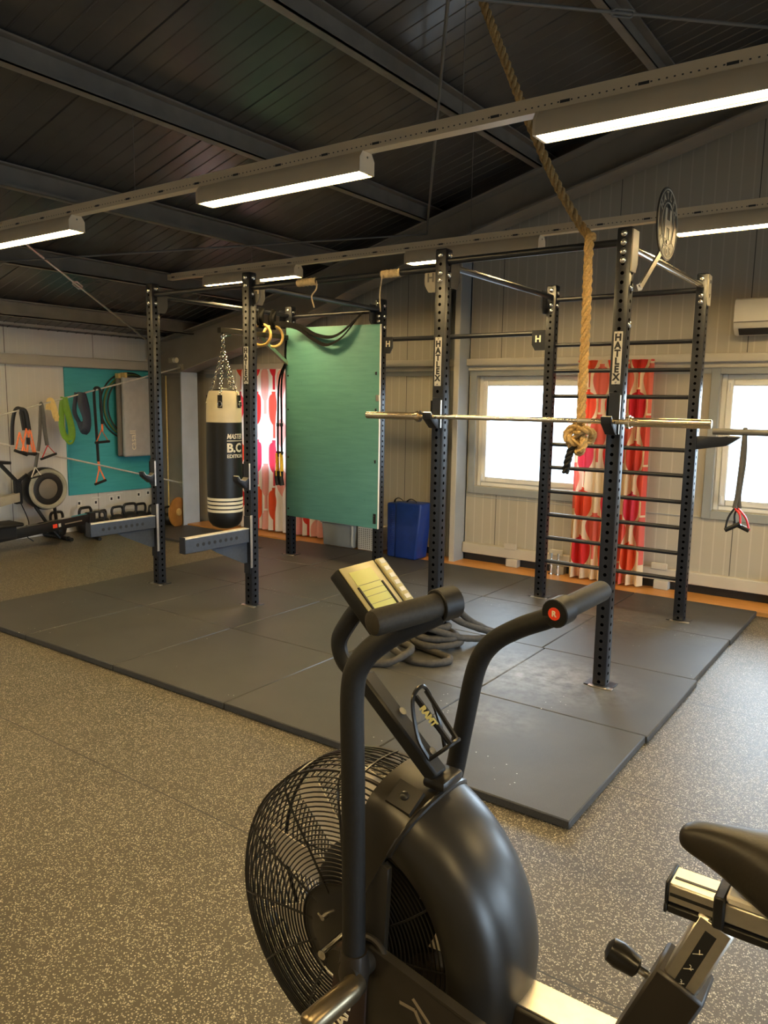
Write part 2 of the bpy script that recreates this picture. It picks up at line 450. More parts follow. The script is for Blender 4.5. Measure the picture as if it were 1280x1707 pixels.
def text(name, body, o, ex, ey, size, mat, parent, ext=.0008, spacing=1.0, line=1.0, align='CENTER', sx=1.0, shear=0., bold=0.):
    cu = bpy.data.curves.new(name, 'FONT'); cu.body = body; cu.size = size; cu.extrude = ext
    cu.align_x = align; cu.align_y = 'CENTER'; cu.space_character = spacing; cu.space_line = line; cu.shear = shear; cu.offset = bold
    cu.resolution_u = 3
    cu.materials.append(M[mat])
    ob = bpy.data.objects.new(name, cu); COL.objects.link(ob)
    ex, ey = Vector(ex).normalized(), Vector(ey).normalized(); ez = ex.cross(ey)
    o = Vector(o) - wloc(parent)
    ob.matrix_basis = Matrix(((ex.x * sx, ey.x, ez.x, o.x), (ex.y * sx, ey.y, ez.y, o.y), (ex.z * sx, ey.z, ez.z, o.z), (0, 0, 0, 1)))
    ob.parent = parent
    return ob

SKY = 15.0; VT = 'Standard'; EXPO = 0.68

# ------------------------------------------------------------------ THE SETTING
XW, YB, ZR = -7.75, 4.36, 3.99
def zroof(x): return ZR + .265 * (x + 2.06)
RX, XE, YF = 2.6, 6.4, -6.5          # ridge, far east wall, wall behind the camera
ZE = zroof(RX) - .265 * (XE - RX)
struct(MB().box(XW - .2, XE + .2, YF - .2, YB + .2, -.2, 0).build('floor', 'floor'))
def roof_mesh():
    mb = MB(); bm = mb.bm
    ys = []; y = YF - .2
    while y < YB + .25:                       # 1 m sheets, eight shallow grooves each, a deep joint between
        ys += [(y, 0), (y + .004, .010), (y + .012, .010), (y + .016, 0)]
        for k in range(1, 8):
            c = y + .125 * k
            ys += [(c - .009, 0), (c - .003, -.005), (c + .003, -.005), (c + .009, 0)]
        y += 1.0
    ys.append((y, 0))
    rows = []
    for x in (XW - .2, RX, XE + .2):
        z = zroof(x) if x <= RX else zroof(RX) - .265 * (x - RX)
        rows.append([bm.verts.new((x, yy, z + h)) for yy, h in ys])
    for a, b in zip(rows, rows[1:]):
        for i in range(len(ys) - 1): bm.faces.new((a[i], b[i], b[i + 1], a[i + 1]))
    # top skin so the roof is a closed sheet
    top = [[bm.verts.new((v.co.x, v.co.y, v.co.z + .15)) for v in (r[0], r[-1])] for r in rows]
    for a, b in zip(top, top[1:]): bm.faces.new((a[0], a[1], b[1], b[0]))
    return mb
ceil_o = struct(roof_mesh().build('ceiling', 'roof', smooth=1))
# west wall (with the turquoise board)
struct(MB().box(XW - .2, XW, YF - .2, YB + .2, 0, zroof(XW) + .12).build('wall_left', 'wally'))
EW = [(-3.2, -1.4), (-.9, .9), (1.6, 3.4)]; EZ = (.30, 2.1)
ew = MB(); ys = YF - .2
for a, b in EW:
    ew.box(XE, XE + .2, ys, a, 0, ZE + .3).box(XE, XE + .2, a, b, 0, EZ[0]).box(XE, XE + .2, a, b, EZ[1], ZE + .3); ys = b
ew.box(XE, XE + .2, ys, YB + .2, 0, ZE + .3)
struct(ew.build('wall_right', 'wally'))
FWN = [(-5.6, -4.2)]; FZ = (.75, 1.75)  # unseen window added to send daylight towards the left wall
fw = MB(); xs = XW - .2
for a, b in FWN:
    fw.box(xs, a, YF - .2, YF, 0, FZ[1]).box(a, b, YF - .2, YF, 0, FZ[0]); xs = b
fw.box(xs, XE + .2, YF - .2, YF, 0, FZ[1])
fw.prism([(XW - .2, FZ[1]), (XE + .2, FZ[1]), (XE + .2, ZE + .1), (RX, zroof(RX) + .1), (XW - .2, zroof(XW) + .05)], 'y', YF - .2, YF)
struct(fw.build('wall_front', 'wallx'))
for i, (a, b) in enumerate(FWN):
    w = thing('window_%d' % (i + 11), ((a + b) / 2, YF - .1, FZ[0]), None, None); w['kind'] = 'structure'
    f = MB(); t = .09
    f.box(a, a + t, YF - .12, YF - .05, *FZ, .006).box(b - t, b, YF - .12, YF - .05, *FZ, .006).box(a + t, b - t, YF - .12, YF - .05, FZ[1] - t, FZ[1], .006).box(a + t, b - t, YF - .12, YF - .05, FZ[0], FZ[0] + t, .006)
    f.build('window_frame', 'white', w)
    MB().box(a + t, b - t, YF - .09, YF - .084, FZ[0] + t, FZ[1] - t).build('window_pane', 'glass', w)
# back wall with window openings
WINS = [(-6.25, -5.0, .80, 1.98), (-2.86, -1.52, .83, 1.975), (-.49, .85, .79, 1.975), (2.0, 3.3, .79, 1.975), (4.6, 5.9, .79, 1.975)]
bw = MB(); xs = XW - .2
for (a, b, c, d) in WINS:
    bw.prism([(xs, 0), (a, 0), (a, zroof(a)), (xs, zroof(xs))] if b <= RX else [(xs, 0), (a, 0), (a, 3.6), (xs, 3.6)], 'y', YB, YB + .22)
    bw.box(a, b, YB, YB + .22, 0, c)
    if b <= RX: bw.prism([(a, d), (b, d), (b, zroof(b)), (a, zroof(a))], 'y', YB, YB + .22)
    else: bw.box(a, b, YB, YB + .22, d, 3.6)
    xs = b
bw.box(xs, XE + .2, YB, YB + .22, 0, 3.6)
bw.prism([(.85, 3.6), (XE + .2, 3.6), (RX, zroof(RX) + .1), (.85, zroof(.85) + .1)], 'y', YB + .001, YB + .219)
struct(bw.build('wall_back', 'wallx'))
for i, (a, b, c, d) in enumerate(WINS):
    w = thing('window_%d' % (i + 1), ((a + b) / 2, YB + .1, c), None, None); w['kind'] = 'structure'
    f = MB(); y0, y1 = YB + .05, YB + .12; t = .045
    f.box(a, a + t, y0, y1, c, d, .006).box(b - t, b, y0, y1, c, d, .006).box(a + t, b - t, y0, y1, d - t, d, .006).box(a + t, b - t, y0, y1, c, c + t, .006)
    f.build('window_frame', 'white', w)
    s = MB(); a2, b2, c2, d2 = a + t, b - t, c + t, d - t; t2 = .055; y0 -= .015
    s.box(a2, a2 + t2, y0, y1, c2, d2, .008).box(b2 - t2, b2, y0, y1, c2, d2, .008).box(a2 + t2, b2 - t2, y0, y1, d2 - t2, d2, .008).box(a2 + t2, b2 - t2, y0, y1, c2, c2 + t2, .008)
    sash = s.build('window_sash', 'white', w)
    MB().box(a2 + .012, a2 + .03, y0 - .018, y0 + .002, d2 - .10, d2 - .03, .003).box(a2 + .012, a2 + .03, y0 - .018, y0 + .002, c2 + .02, c2 + .09, .003).build('hinge', 'white', sash)
    MB().box(a2 + t2, b2 - t2, YB + .085, YB + .091, c2 + t2, d2 - t2).build('window_pane', 'glass', w)
    # blue-grey sheet metal reveal standing round the opening
    r = MB(); e = .075
    r.box(a - e, a, YB - .022, YB, c - e, d + e, .003).box(b, b + e, YB - .022, YB, c - e, d + e, .003).box(a, b, YB - .022, YB, d, d + e, .003).box(a, b, YB - .022, YB, c - e, c, .003)
    r.build('window_surround', 'revealgrey', w)
for i, (a, b) in enumerate(EW):
    w = thing('window_%d' % (i + 1 + len(WINS)), (XE + .1, (a + b) / 2, EZ[0]), None, None); w['kind'] = 'structure'
    f = MB(); t = .09
    f.box(XE + .05, XE + .12, a, a + t, EZ[0], EZ[1], .006).box(XE + .05, XE + .12, b - t, b, EZ[0], EZ[1], .006).box(XE + .05, XE + .12, a + t, b - t, EZ[1] - t, EZ[1], .006).box(XE + .05, XE + .12, a + t, b - t, EZ[0], EZ[0] + t, .006)
    f.build('window_frame', 'white', w)
    MB().box(XE + .085, XE + .091, a + t, b - t, EZ[0] + t, EZ[1] - t).build('window_pane', 'glass', w)
n = [0]
def trim(mb, mat, nm=None):
    n[0] += 1; return struct(mb.build(nm or 'trim_%d' % n[0], mat))
trim(MB().box(-7.0, XE, YB - .075, YB, 2.075, 2.15, .008).box(-7.0, XE, YB - .035, YB, 2.03, 2.075), 'wallgrey')
for a, b in ((-2.95, 1.2), (-6.95, -3.2), (1.2, XE)):
    trim(MB().box(a, b, YB - .07, YB, .115, .225, .006), 'wallgrey')
    trim(MB().box(a, b, YB - .012, YB, .0, .115), 'letterblack')  # black strip painted in as the dark gap under the sill
trim(MB().box(-2.95, XE, YB - .008, YB, .715, .722), 'revealgrey')
trim(MB().box(-7.0, XE, 3.985, YB, 0, .034), 'wood')
trim(MB().box(-7.0, XE, YB - .014, YB, 1.98, 2.03), 'revealgrey')  # blue-grey strip put in as the shade below the rail
# small feet / brackets under the bottom sill
for x in (-2.45, -1.95, -.95, .05, .9):
    trim(MB().box(x, x + .14, YB - .085, YB - .07, .215, .275, .004).box(x + .03, x + .16, YB - .09, YB - .01, .034, .115, .004), 'wallgrey')
trim(MB().box(XW, XW + .09, YF, YB, 2.06, 2.185, .01), 'wallgrey')
trim(MB().box(XW, XW + .16, YF, YB, 2.50, 2.63, .012), 'wallgrey')
# gable posts on the back wall
for x in (-3.19, 1.35):
    trim(MB().box(x, x + .235, YB - .025, YB, .03, zroof(x) - .1).box(x + .205, x + .235, YB - .22, YB, .03, zroof(x) - .1, .004).box(x, x + .015, YB - .22, YB, .03, zroof(x) - .1, .004), 'revealgrey')  # blue-grey on the right flange stands in for daylight on it
    trim(MB().box(x - .0, x + .10, YB - .235, YB - .22, .03, zroof(x) - .1, .004).box(x + .175, x + .235, YB - .235, YB - .22, .03, zroof(x) - .1, .004), 'wallgrey')
# vertical cover strips on the back wall panels
# ---- portal frame : I section column, haunch and rafter
def portal(y0, nm):
    y1, yc = y0 + .27, y0 + .135
    top = [(-7.45, 2.47), (-5.87, 2.78), (-3.78, 3.355), (RX, zroof(RX) - .16)]
    low = [(-7.0, 2.045), (-6.125, 2.27), (-5.52, 2.42), (-5.08, 2.57), (-4.3, 2.86), (-3.65, 3.045), (-2.73, 3.32), (RX, zroof(RX) - .52)]
    mb = MB()
    struct(MB().box(-7.02, -7.0, y0, y1, 0, 2.04, .002).build('trim_column_face' + nm[18:], 'colface'))  # inner flange kept separate, its pale blue colour standing in for daylight
    mb.box(-7.62, -7.60, y0, y1, 0, 2.6)
    mb.box(-7.60, -7.02, yc - .006, yc + .006, 0, 2.0)
    mb.box(-7.60, -7.02, y0 + .02, y1 - .02, 2.03, 2.045)
    mb.prism([(-7.60, 2.0)] + [(x, z) for x, z in low] + [(x, z) for x, z in top[::-1]] + [(-7.6, 2.46)], 'y', yc - .006, yc + .006)
    for L, s in ((low, 1), (top, -1)):
        for (xa, za), (xb, zb) in zip(L, L[1:]):
            mb.bar((xa - .004, (y0 + y1) / 2, za + s * .009), (xb + .004, (y0 + y1) / 2, zb + s * .009), .27, .018, (0, 0, 1))
    for x in (-7.52, -7.3, -7.12):
        for z in (2.0, 2.075): mb.cyl((x, yc - .035, z), (x, yc - .006, z), .016, 8)
    mb.box(-7.58, -7.04, yc - .024, yc - .006, 1.985, 2.09, .002)
    # the other half of the roof
    mb.bar((RX, (y0 + y1) / 2, zroof(RX) - .17), (XE, (y0 + y1) / 2, ZE - .17), .27, .018).bar((RX, (y0 + y1) / 2, zroof(RX) - .51), (XE, (y0 + y1) / 2, ZE - .51), .27, .018)
    mb.bar((RX, yc, zroof(RX) - .34), (XE, yc, ZE - .34), .012, .34)
    return struct(mb.build(nm, 'rafterm'))
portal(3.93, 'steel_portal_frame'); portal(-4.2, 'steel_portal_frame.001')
# ---- purlins
for i, x in enumerate((-6.95, -5.74, -4.53, -3.32, -2.11, -.90, .31, 1.52)):
    z = zroof(x)
    mb = MB()
    mb.bar((x, YF, z - .085), (x, YB, z - .085), .012, .16, (0, 0, 1))
    mb.box(x - .006, x + .065, YF, YB, z - .172, z - .160).box(x + .055, x + .065, YF, YB, z - .172, z - .150)
    mb.box(x - .006, x + .065, YF, YB, z - .02, z - .008)
    struct(mb.build('ceiling_beam' if not i else 'ceiling_beam.%03d' % i, 'purlin'))
# ---- platform of 5 x 4 rubber tiles
rows = ['front', 'second', 'third', 'back']
cols = ['at the right end', 'second from the right end', 'in the middle', 'second from the left end', 'at the left end']
for j in range(4):
    for i in range(5):
        x1 = -i - .002 + (0, .012, -.006, .004)[j]; x0 = -i - .998 + (0, .012, -.006, .004)[j]
        mb = MB().box(x0, x1, j + .002, j + .998 - (.01 if j == 3 else 0), .0, .040, .005)
        o = mb.build('rubber_floor_tile', 'tile', None, (x0 + .5, j + .5, 0))
        extra = {(0, 0): ', nearest corner', (1, 0): ', chalky'}.get((j, i), '')
        tag(o, 'black rubber floor tile, %s platform row, %s%s' % (rows[j], cols[i], extra), 'floor tile', 'rubber tiles of the platform under the rack')
        o['label'] = ' '.join(o['label'].split()[:16])

# ------------------------------------------------------------------ LIGHTING
def lamp_row(y, xs, tr):
    # tray : long perforated channel, one thing ; lamps hang below it
    mb = MB(); x0, x1 = tr
    mb.box(x0, x1, y - .032, y - .028, 2.945, 3.005, .001).box(x0, x1, y + .028, y + .032, 2.945, 3.005, .001).box(x0, x1, y - .032, y + .032, 2.940, 2.945)
    t = mb.build('cable_tray', 'tray', None, ((x0 + x1) / 2, y, 2.975))
    return t
def lamp(x0, x1, y, label):
    root = thing('ceiling_light', ((x0 + x1) / 2, y, 2.94), label, 'ceiling light', 'strip lights under the cable trays')
    hw = .060
    MB().prism([(y - .035, 2.940), (y + .035, 2.940), (y + hw, 2.905), (y + hw, 2.836), (y + hw - .004, 2.836), (y + hw - .004, 2.856), (y - hw + .004, 2.856), (y - hw + .004, 2.836), (y - hw, 2.836), (y - hw, 2.905)], 'x', x0 + .012, x1 - .012).build('housing', 'lampbody', root)
    for a, b in ((x0, x0 + .012), (x1 - .012, x1)):
        c = MB().prism([(y - .037, 2.942), (y + .037, 2.942), (y + hw + .002, 2.906), (y + hw + .002, 2.838), (y - hw - .002, 2.838), (y - hw - .002, 2.906)], 'x', a, b).build('end_cap', 'lampbody', root)
        xx = a - .002 if a == x0 else b + .002
        MB().cyl((xx, y, 2.915), ((a + b) / 2, y, 2.915), .006, 8).build('screw', 'bolt', c)
    MB().box(0, 1, 0, 1, 0, 1) if 0 else MB().prism([(y - hw + .0045, 2.8555), (y + hw - .0045, 2.8555), (y + hw - .010, 2.847), (y - hw + .010, 2.847)], 'x', x0 + .013, x1 - .013).build('diffuser', 'lampglow', root)
    return root
t1 = lamp_row(.5, None, (-7.6, 6.0)); tag(t1, 'perforated metal cable tray carrying the nearer row of strip lights', 'cable tray', 'cable trays under the roof')
t2 = lamp_row(2.75, None, (-7.3, 6.0)); tag(t2, 'perforated metal cable tray carrying the farther row, over the rack', 'cable tray', 'cable trays under the roof')
t3 = lamp_row(-2.9, None, (-7.6, 6.0)); tag(t3, 'unseen perforated metal cable tray of the added row behind the camera', 'cable tray', 'cable trays under the roof')
lamp(-5.17, -3.95, .5, 'lit strip light cut off by the left picture edge, nearer row')
lamp(-2.65, -1.43, .5, 'lit strip light in the middle of the nearer row, left of the hanging rope')
lamp(-.495, .73, .5, 'large lit strip light at upper right, nearest of all, right of the rope')
lamp(-5.155, -3.905, 2.75, 'lit strip light over the left rack bay, partly behind the second front post')
lamp(-2.68, -1.478, 2.75, 'lit strip light over the middle of the rack, partly behind the third front post')
lamp(-.51, .74, 2.75, 'lit strip light of the farther row, right of the round sign')
lamp(-7.42, -6.2, .5, 'strip light of the nearer row, outside the picture to the left')
lamp(2.3, 3.52, .5, 'strip light of the nearer row, outside the picture to the right')
lamp(2.3, 3.52, 2.75, 'strip light of the farther row, outside the picture to the right')
for x in (-7.2, -4.9, -2.6, -.3, 2.3):  # unseen lamp row added to light the room from behind the camera
    lamp(x, x + 1.22, -2.9, 'unseen strip light of the added row behind the camera')
# tray hangers
hang = [(-3.32, .5), (-.9, .5), (-5.74, .5), (-4.53, 2.75), (-2.11, 2.75), (.31, 2.75)]
hl = ['thin hanger wire of the nearer tray, left of the middle strip light', 'thin hanger wire of the nearer tray beside the climbing rope', 'thin hanger wire of the nearer tray at the far left', 'thin hanger wire of the farther tray over the left bay', 'thin hanger wire of the farther tray over the middle bay', 'thin hanger wire of the farther tray above the round sign']
for (x, y), l in zip(hang, hl):
    tag(MB().cyl((x + .02, y, 3.0), (x + .02, y, zroof(x) - .165), .0022, 6).build('hanger_wire', 'greysteel', None, (x + .02, y, 3.0)), l, 'hanger', 'hanger wires of the cable trays')
# bracing rods under the roof and on the west wall
def rod(a, b, r, label, mat='steel', turn=None, group='bracing rods'):
    a, b = Vector(a), Vector(b)
    root = thing('bracing_rod', a, label, 'bracing rod', group)
    MB().cyl(a, b, r, 10).build('rod', mat, root)
    if turn:
        c = a.lerp(b, turn); d = (b - a).normalized(); s = d.orthogonal().normalized()
        mb = MB()
        for q in (1, -1): mb.tube([c - d * .09 + s * .008 * q, c - d * .07 + s * .022 * q, c + d * .07 + s * .022 * q, c + d * .09 + s * .008 * q], .007, 8)
        mb.cyl(c - d * .10, c - d * .07, .014, 8).cyl(c + d * .07, c + d * .10, .014, 8)
        mb.build('turnbuckle', mat, root)
    return root
zr = lambda x: 3.73 + .265 * (x + 2.06)
rod((-3.34, 4.06, 3.39), (-1.0, .60, zr(-1.0)), .011, 'grey rod leaning down from the roof to the joint above the farther tray', 'greysteel')
rod((-3.34, 4.06, 3.39), (-6.9, -1.3, zr(-6.9)), .009, 'long thin brace crossing under the roof to the left picture edge', 'greysteel')
rod((.35, 4.06, 4.36), (-2.8, -1.3, zr(-2.8)), .011, 'roof brace with a turnbuckle along the top picture edge', 'greysteel', .35)
rod((-7.45, 4.0, 2.30), (-3.6, -1.3, 3.33), .011, 'silver roof brace with a turnbuckle in front of the left strip light', 'steel', .44)
wr1 = rod((-7.14, 4.06, 2.11), (-7.14, -.6, .82), .010, 'upper silver brace on the left wall with exercise bands hung over it', 'chrome')
wr2 = rod((-7.14, 4.06, .56), (-7.14, -.6, 1.80), .010, 'lower silver brace running up across the left wall behind the flywheel rower', 'chrome')
def eye(p, parent, a):
    MB().ring(p, .028, .009, 'y', 16, 6).box(p[0] - .06, p[0] + .06, p[1] + .0, p[1] + .006, p[2] - .04, p[2] + .04, .003).build('anchor_plate', 'beige', parent)
eye((-7.14, 4.03, 2.11), wr1, 0); eye((-7.14, 4.03, .56), wr2, 0)
# bring the two wall braces to the slopes seen in the photo
def setrod(root, a, b, r):
    for ch in list(root.children):
        if ch.name.startswith('rod'): bpy.data.objects.remove(ch)
    MB().cyl(a, b, r, 12).build('rod', 'silver', root)
A1, A2 = Vector((-7.14, 4.06, 2.11)), Vector((-7.14, 4.06, .56))
d1 = (Vector((-7.14, 1.58, 1.488)) - A1); d2 = (Vector((-7.14, 1.56, 1.185)) - A2)
setrod(wr1, A1, A1 + d1 * 1.9, .010); setrod(wr2, A2, A2 + d2 * 1.9, .010)
def onrod1(y): return A1 + d1 * ((y - A1.y) / d1.y)

# ------------------------------------------------------------------ POWER RACK (one bolted thing)
Y1, Y2, PT = 1.5704, 3.3132, .040
PX = dict(A=-4.5204, B=-3.3576, C=-1.611, D=-.4398)
H = 2.655
rack = thing('power_rack', (-2.5, 2.45, PT), 'large black eight-post steel training rack with ladder rungs, standing on the rubber tile platform', 'power rack')
posts = {}
for k, x in PX.items():
    for j, y in ((0, Y1), (1, Y2)):
        up_ = MB().box(x - .04, x + .04, y - .04, y + .04, PT + .006, H, .006, 2).build('upright', 'upright', rack, (x + 2.5, y - 2.45, 0))
        posts[k + str(j)] = up_
        bp = MB()
        bp.box(x - .085, x + .085, y - .06, y + .06, PT, PT + .006, .002)
        pl = bp.build('base_plate', 'powder', up_)
        MB().box(x - .055, x + .09, y - .075, y - .045, PT, PT + .0065, .001).build('floor_bracket', 'steel', up_)
        cap = MB().box(x - .038, x + .038, y - .038, y + .038, H, H + .004, .002).build('end_cap', 'powder', up_)
def bolts(post, pts, ax, s):
    """domed bolt heads on a face: pts = [(x,y,z)], ax axis of the bolt, s = sign"""
    for p in pts:
        a = Vector(p); d = {'x': Vector((s, 0, 0)), 'y': Vector((0, s, 0))}[ax]
        MB().tube([a - d * .004, a + d * .004, a + d * .009, a + d * .013], [.019, .019, .0165, .008], 10).build('bolt', 'bolt', posts[post])
for k, x in PX.items():
    zs = {'A': (2.60, 2.50), 'B': (2.62, 2.56), 'C': (2.62, 2.51, 2.465), 'D': (2.625, 2.578, 2.53, 2.483)}[k]
    bolts(k + '0', [(x, Y1 - .04, z) for z in zs], 'y', -1)
    bolts(k + '0', [(x + .04, Y1, z) for z in ((2.62, 2.50) if k != 'D' else (2.34, 2.14))], 'x', 1)
    bolts(k + '1', [(x + .04, Y2, z) for z in (2.60, 2.50)] + ([(x + .04, Y2, z) for z in (2.40, 2.25, 2.17)] if k == 'B' else []), 'x', 1)
    bolts(k + '1', [(x, Y2 - .04, z) for z in (2.62, 2.50, 2.455)], 'y', -1)
def plate_poly(x0, s, w=.075, z1=2.645, z0=2.43):
    return [(x0, z1), (x0 + s * w, z1), (x0 + s * w, z0 + .05), (x0 + s * (w - .03), z0), (x0, z0)]
def hplate(cx, y, s, z1, z0, w=.085, letter='letterblack', mat='powder', tx=True):
    """bevelled gusset plate in an XZ plane with its H; s = side it sticks out to"""
    p = MB().prism(plate_poly(cx, s, w, z1, z0), 'y', y - .004, y + .004).build('gusset_plate', mat, rack)
    if tx: text('lettering', 'H', (cx + s * w * .55, y - .0055, (z1 + z0) / 2 + .01), (1, 0, 0), (0, 0, 1), .075, letter, p, bold=.002)
    return p
def yplate(x, cy, s, z1, z0, w=.085, mat='powder'):
    return MB().prism(plate_poly(cy, s, w, z1, z0), 'x', x - .004, x + .004).build('gusset_plate', mat, rack)
# bars along X and Y
def xbar(a, b, y, z, r=.021, name='crossbar', mat='powder'):
    return MB().cyl((PX[a] + .04, y, z), (PX[b] - .04, y, z), r, 14).build(name, mat, rack)
def ybar(k, z, r=.021, mat='powder'):
    return MB().cyl((PX[k], Y1 + .04, z), (PX[k], Y2 - .04, z), r, 14).build('crossbar', mat, rack)
xbar('A', 'B', Y1, 2.57); p1 = xbar('B', 'C', Y1, 2.545, name='pull_up_bar'); p2 = xbar('C', 'D', Y1, 2.585, name='pull_up_bar')
xbar('A', 'B', Y2, 2.555); xbar('B', 'C', Y2, 2.283); xbar('C', 'D', Y2, 2.545)
for k in 'ABC': ybar(k, 2.565)
ybar('D', 2.57, mat='chrome')
for z in (.36, .565, .765, .965, 1.168, 1.362, 1.56, 1.763, 1.968, 2.178):
    xbar('C', 'D', Y2, z, .0165, 'ladder_rung')
# gusset plates
hplate(PX['C'] - .04, Y1 + .0, -1, 2.56, 2.40, .10, mat='purlin')
hplate(PX['B'] + .04, Y1 + .0, 1, 2.60, 2.42, .075, 'letterdim')
hplate(PX['B'] + .04, Y2 - .02, 1, 2.305, 2.15, .115, 'letter')
hplate(PX['C'] - .04, Y2 - .02, -1, 2.305, 2.14, .125, 'letter')
hplate(PX['A'] - .02, Y2 - .045, 1, 2.64, 2.43, .08, tx=False)
hplate(PX['B'] - .04, Y2 - .02, -1, 2.62, 2.42, .085, 'letterdim')
yplate(PX['D'] + .046, Y1 - .04, 1, 2.645, 2.42, .10, 'beige')
yplate(PX['D'] + .046, Y2 + .04, -1, 2.645, 2.43, .10, 'beige')
for k in 'ABC':
    yplate(PX[k] + .046, Y1 + .01, 1, 2.60, 2.42, .11)
    yplate(PX[k] - .046, Y2 - .01, -1, 2.61, 2.43, .11)
# name plates
for k, z0, z1 in (('B', 1.815, 2.10), ('C', 1.80, 2.11), ('D', 1.81, 2.10)):
    x = PX[k]
    pl = MB().box(x - .0245, x + .0245, Y1 - .044, Y1 - .040, z0, z1, .002).build('name_plate', 'silver', posts[k + '0'])
    text('lettering', 'H\nA\nT\nL\nE\nX', (x, Y1 - .0448, (z0 + z1) / 2 + .002), (1, 0, 0), (0, 0, 1), .052, 'letterblack', posts[k + '0'], ext=.0006, line=.84, bold=.0026)
    MB().cyl((x, Y1 - .047, z1 - .01), (x, Y1 - .043, z1 - .01), .006, 8).cyl((x, Y1 - .047, z0 + .01), (x, Y1 - .043, z0 + .01), .006, 8).build('rivet', 'bolt', posts[k + '0'])
# athletic tape wound round the middle pull-up bar, ends hanging down
for xa, xb, tail in ((-2.854, -2.675, [(-2.66, .0, 0), (-2.655, -.01, -.06), (-2.69, -.02, -.11), (-2.665, -.02, -.19)]), (-2.096, -1.944, [(-2.08, 0, 0), (-2.075, -.02, -.06), (-2.085, -.02, -.14), (-2.078, -.02, -.25)])):
    tp = MB().tube([(xa + (xb - xa) * i / 12, Y1, 2.545) for i in range(13)], [.027 + .003 * math.sin(i * 2.4) for i in range(13)], 12).build('bar_tape', 'tape', rack)
    MB().tube(smoothpts([(x, Y1 + dy - .02, 2.545 + dz) for x, dy, dz in tail], 4), .007, 6, flat=(.25, 1)).build('tape_end', 'tape', tp)
# round sign on its bent bracket
ctr = Vector((-.35, 2.012, 2.752)); R = .205
sg = MB().cyl(ctr, ctr + Vector((-.008, 0, 0)), R, 64).build('round_sign', 'signface', rack)
MB().bar((-.357, 1.585, 2.335), (-.357, 1.955, 2.60), .012, .035).bar((-.375, 1.585, 2.335), (-.357, 1.60, 2.345), .03, .035).build('sign_bracket', 'alu', rack)
rb = MB(); 
for rr in (R - .012, R * .58): rb.ring(ctr + Vector((.001, 0, 0)), rr, .0032, 'x', 72, 6)
rb.build('sign_ring', 'signline', sg)
hb = MB()
for q in (-1, 1): hb.box(ctr.x, ctr.x + .003, ctr.y + q * .046 - .018, ctr.y + q * .046 + .018, ctr.z - .085, ctr.z + .085)
hb.box(ctr.x, ctr.x + .003, ctr.y - .028, ctr.y + .028, ctr.z - .022, ctr.z + .022)
hb.build('sign_letter', 'signline', sg)
hh = MB()
for z in (.1, -.1): hh.cyl((ctr.x, ctr.y, ctr.z + z), (ctr.x + .004, ctr.y, ctr.z + z), .012, 12)
hh.build('sign_bolt', 'letterblack', sg)
def arc(word, a0, a1, flip):
    for i, chh in enumerate(word):
        a = math.radians(a0 + (a1 - a0) * i / (len(word) - 1)); rr = R * .765
        d = Vector((0, math.cos(a), math.sin(a))); t = Vector((0, math.sin(a), -math.cos(a)))
        ex, ey = (t, d) if not flip else (-t, -d)
        text('sign_letter', chh, ctr + Vector((.002, 0, 0)) + d * rr, ex, ey, .062, 'signline', sg, bold=.001)
arc('HATLEX', 148, 32, False); arc('SPORT', 218, 322, True)
# heavy bag arm on the rear left post
bx = PX['A']
MB().box(bx - .025, bx + .025, 2.32, Y2 - .04, 2.315, 2.365, .004).box(bx - .04, bx + .04, Y2 - .052, Y2 - .04, 2.02, 2.42, .003).build('bag_arm', 'forkmetal', rack)
MB().bar((bx, 2.86, 2.315), (bx, Y2 - .045, 2.07), .035, .035).build('bag_arm_brace', 'steel', rack)
# bracket bolted to the rear right post, with a loose pipe lying on it
dx = PX['D']
MB().prism([(dx + .04, 1.375), (dx + .04, 1.475), (dx + .20, 1.475), (dx + .30, 1.488), (dx + .345, 1.478), (dx + .25, 1.41)], 'y', Y2 - .035, Y2 + .035, .003).build('side_bracket', 'powder', rack)
MB().box(dx + .255, dx + .335, Y2 - .036, Y2 + .036, 1.476, 1.486, .002).build('bracket_liner', 'alu', rack)
MB().cyl((dx + .145, Y2, 1.513), (dx + 2.4, Y2, 1.522), .024, 16).build('side_pipe', 'greysteel', rack)

# ---- j-cups, safety arms
def jcup(name, x, ztop, zbot, zc, label, group):
    yf = Y1 - .040
    t = thing(name, (x, yf, zc), label, 'j-cup', group)
    MB().box(x - .032, x + .032, yf - .012, yf - .0005, zbot, ztop, .003).box(x - .044, x - .0405, yf - .012, Y1 + .045, zbot + .01, ztop - .02, .001).build('back_plate', 'powder', t)
    MB().box(x + .0335, x + .0365, yf - .016, yf - .0005, zbot, ztop - .015, .001).build('side_edge', 'alu', t)
    MB().prism([(yf - .012, zc + .01), (yf - .012, zc - .075), (yf - .05, zc - .07), (yf - .125, zc - .012), (yf - .135, zc + .028), (yf - .122, zc + .03), (yf - .105, zc - .002), (yf - .05, zc - .018)], 'x', x - .03, x + .03, .003).build('hook', 'powder', t)
    MB().prism([(yf - .014, zc + .008), (yf - .05, zc - .017), (yf - .104, zc - .001), (yf - .12, zc + .03), (yf - .118, zc + .034), (yf - .099, zc + .006), (yf - .05, zc - .011), (yf - .014, zc + .014)], 'x', x - .028, x + .028).build('liner', 'alu', t)
jcup('j_cup', PX['C'], 1.725, 1.53, 1.60, 'black steel bar hook holding the barbell on the middle front post', 'bar hooks')
jcup('j_cup.001', PX['D'], 1.765, 1.53, 1.60, 'black steel bar hook holding the barbell on the right front post below its name plate', 'bar hooks')
jcup('j_cup.002', PX['B'], 1.21, .985, 1.07, 'empty black bar hook on the post in front of the punching bag', 'bar hooks')
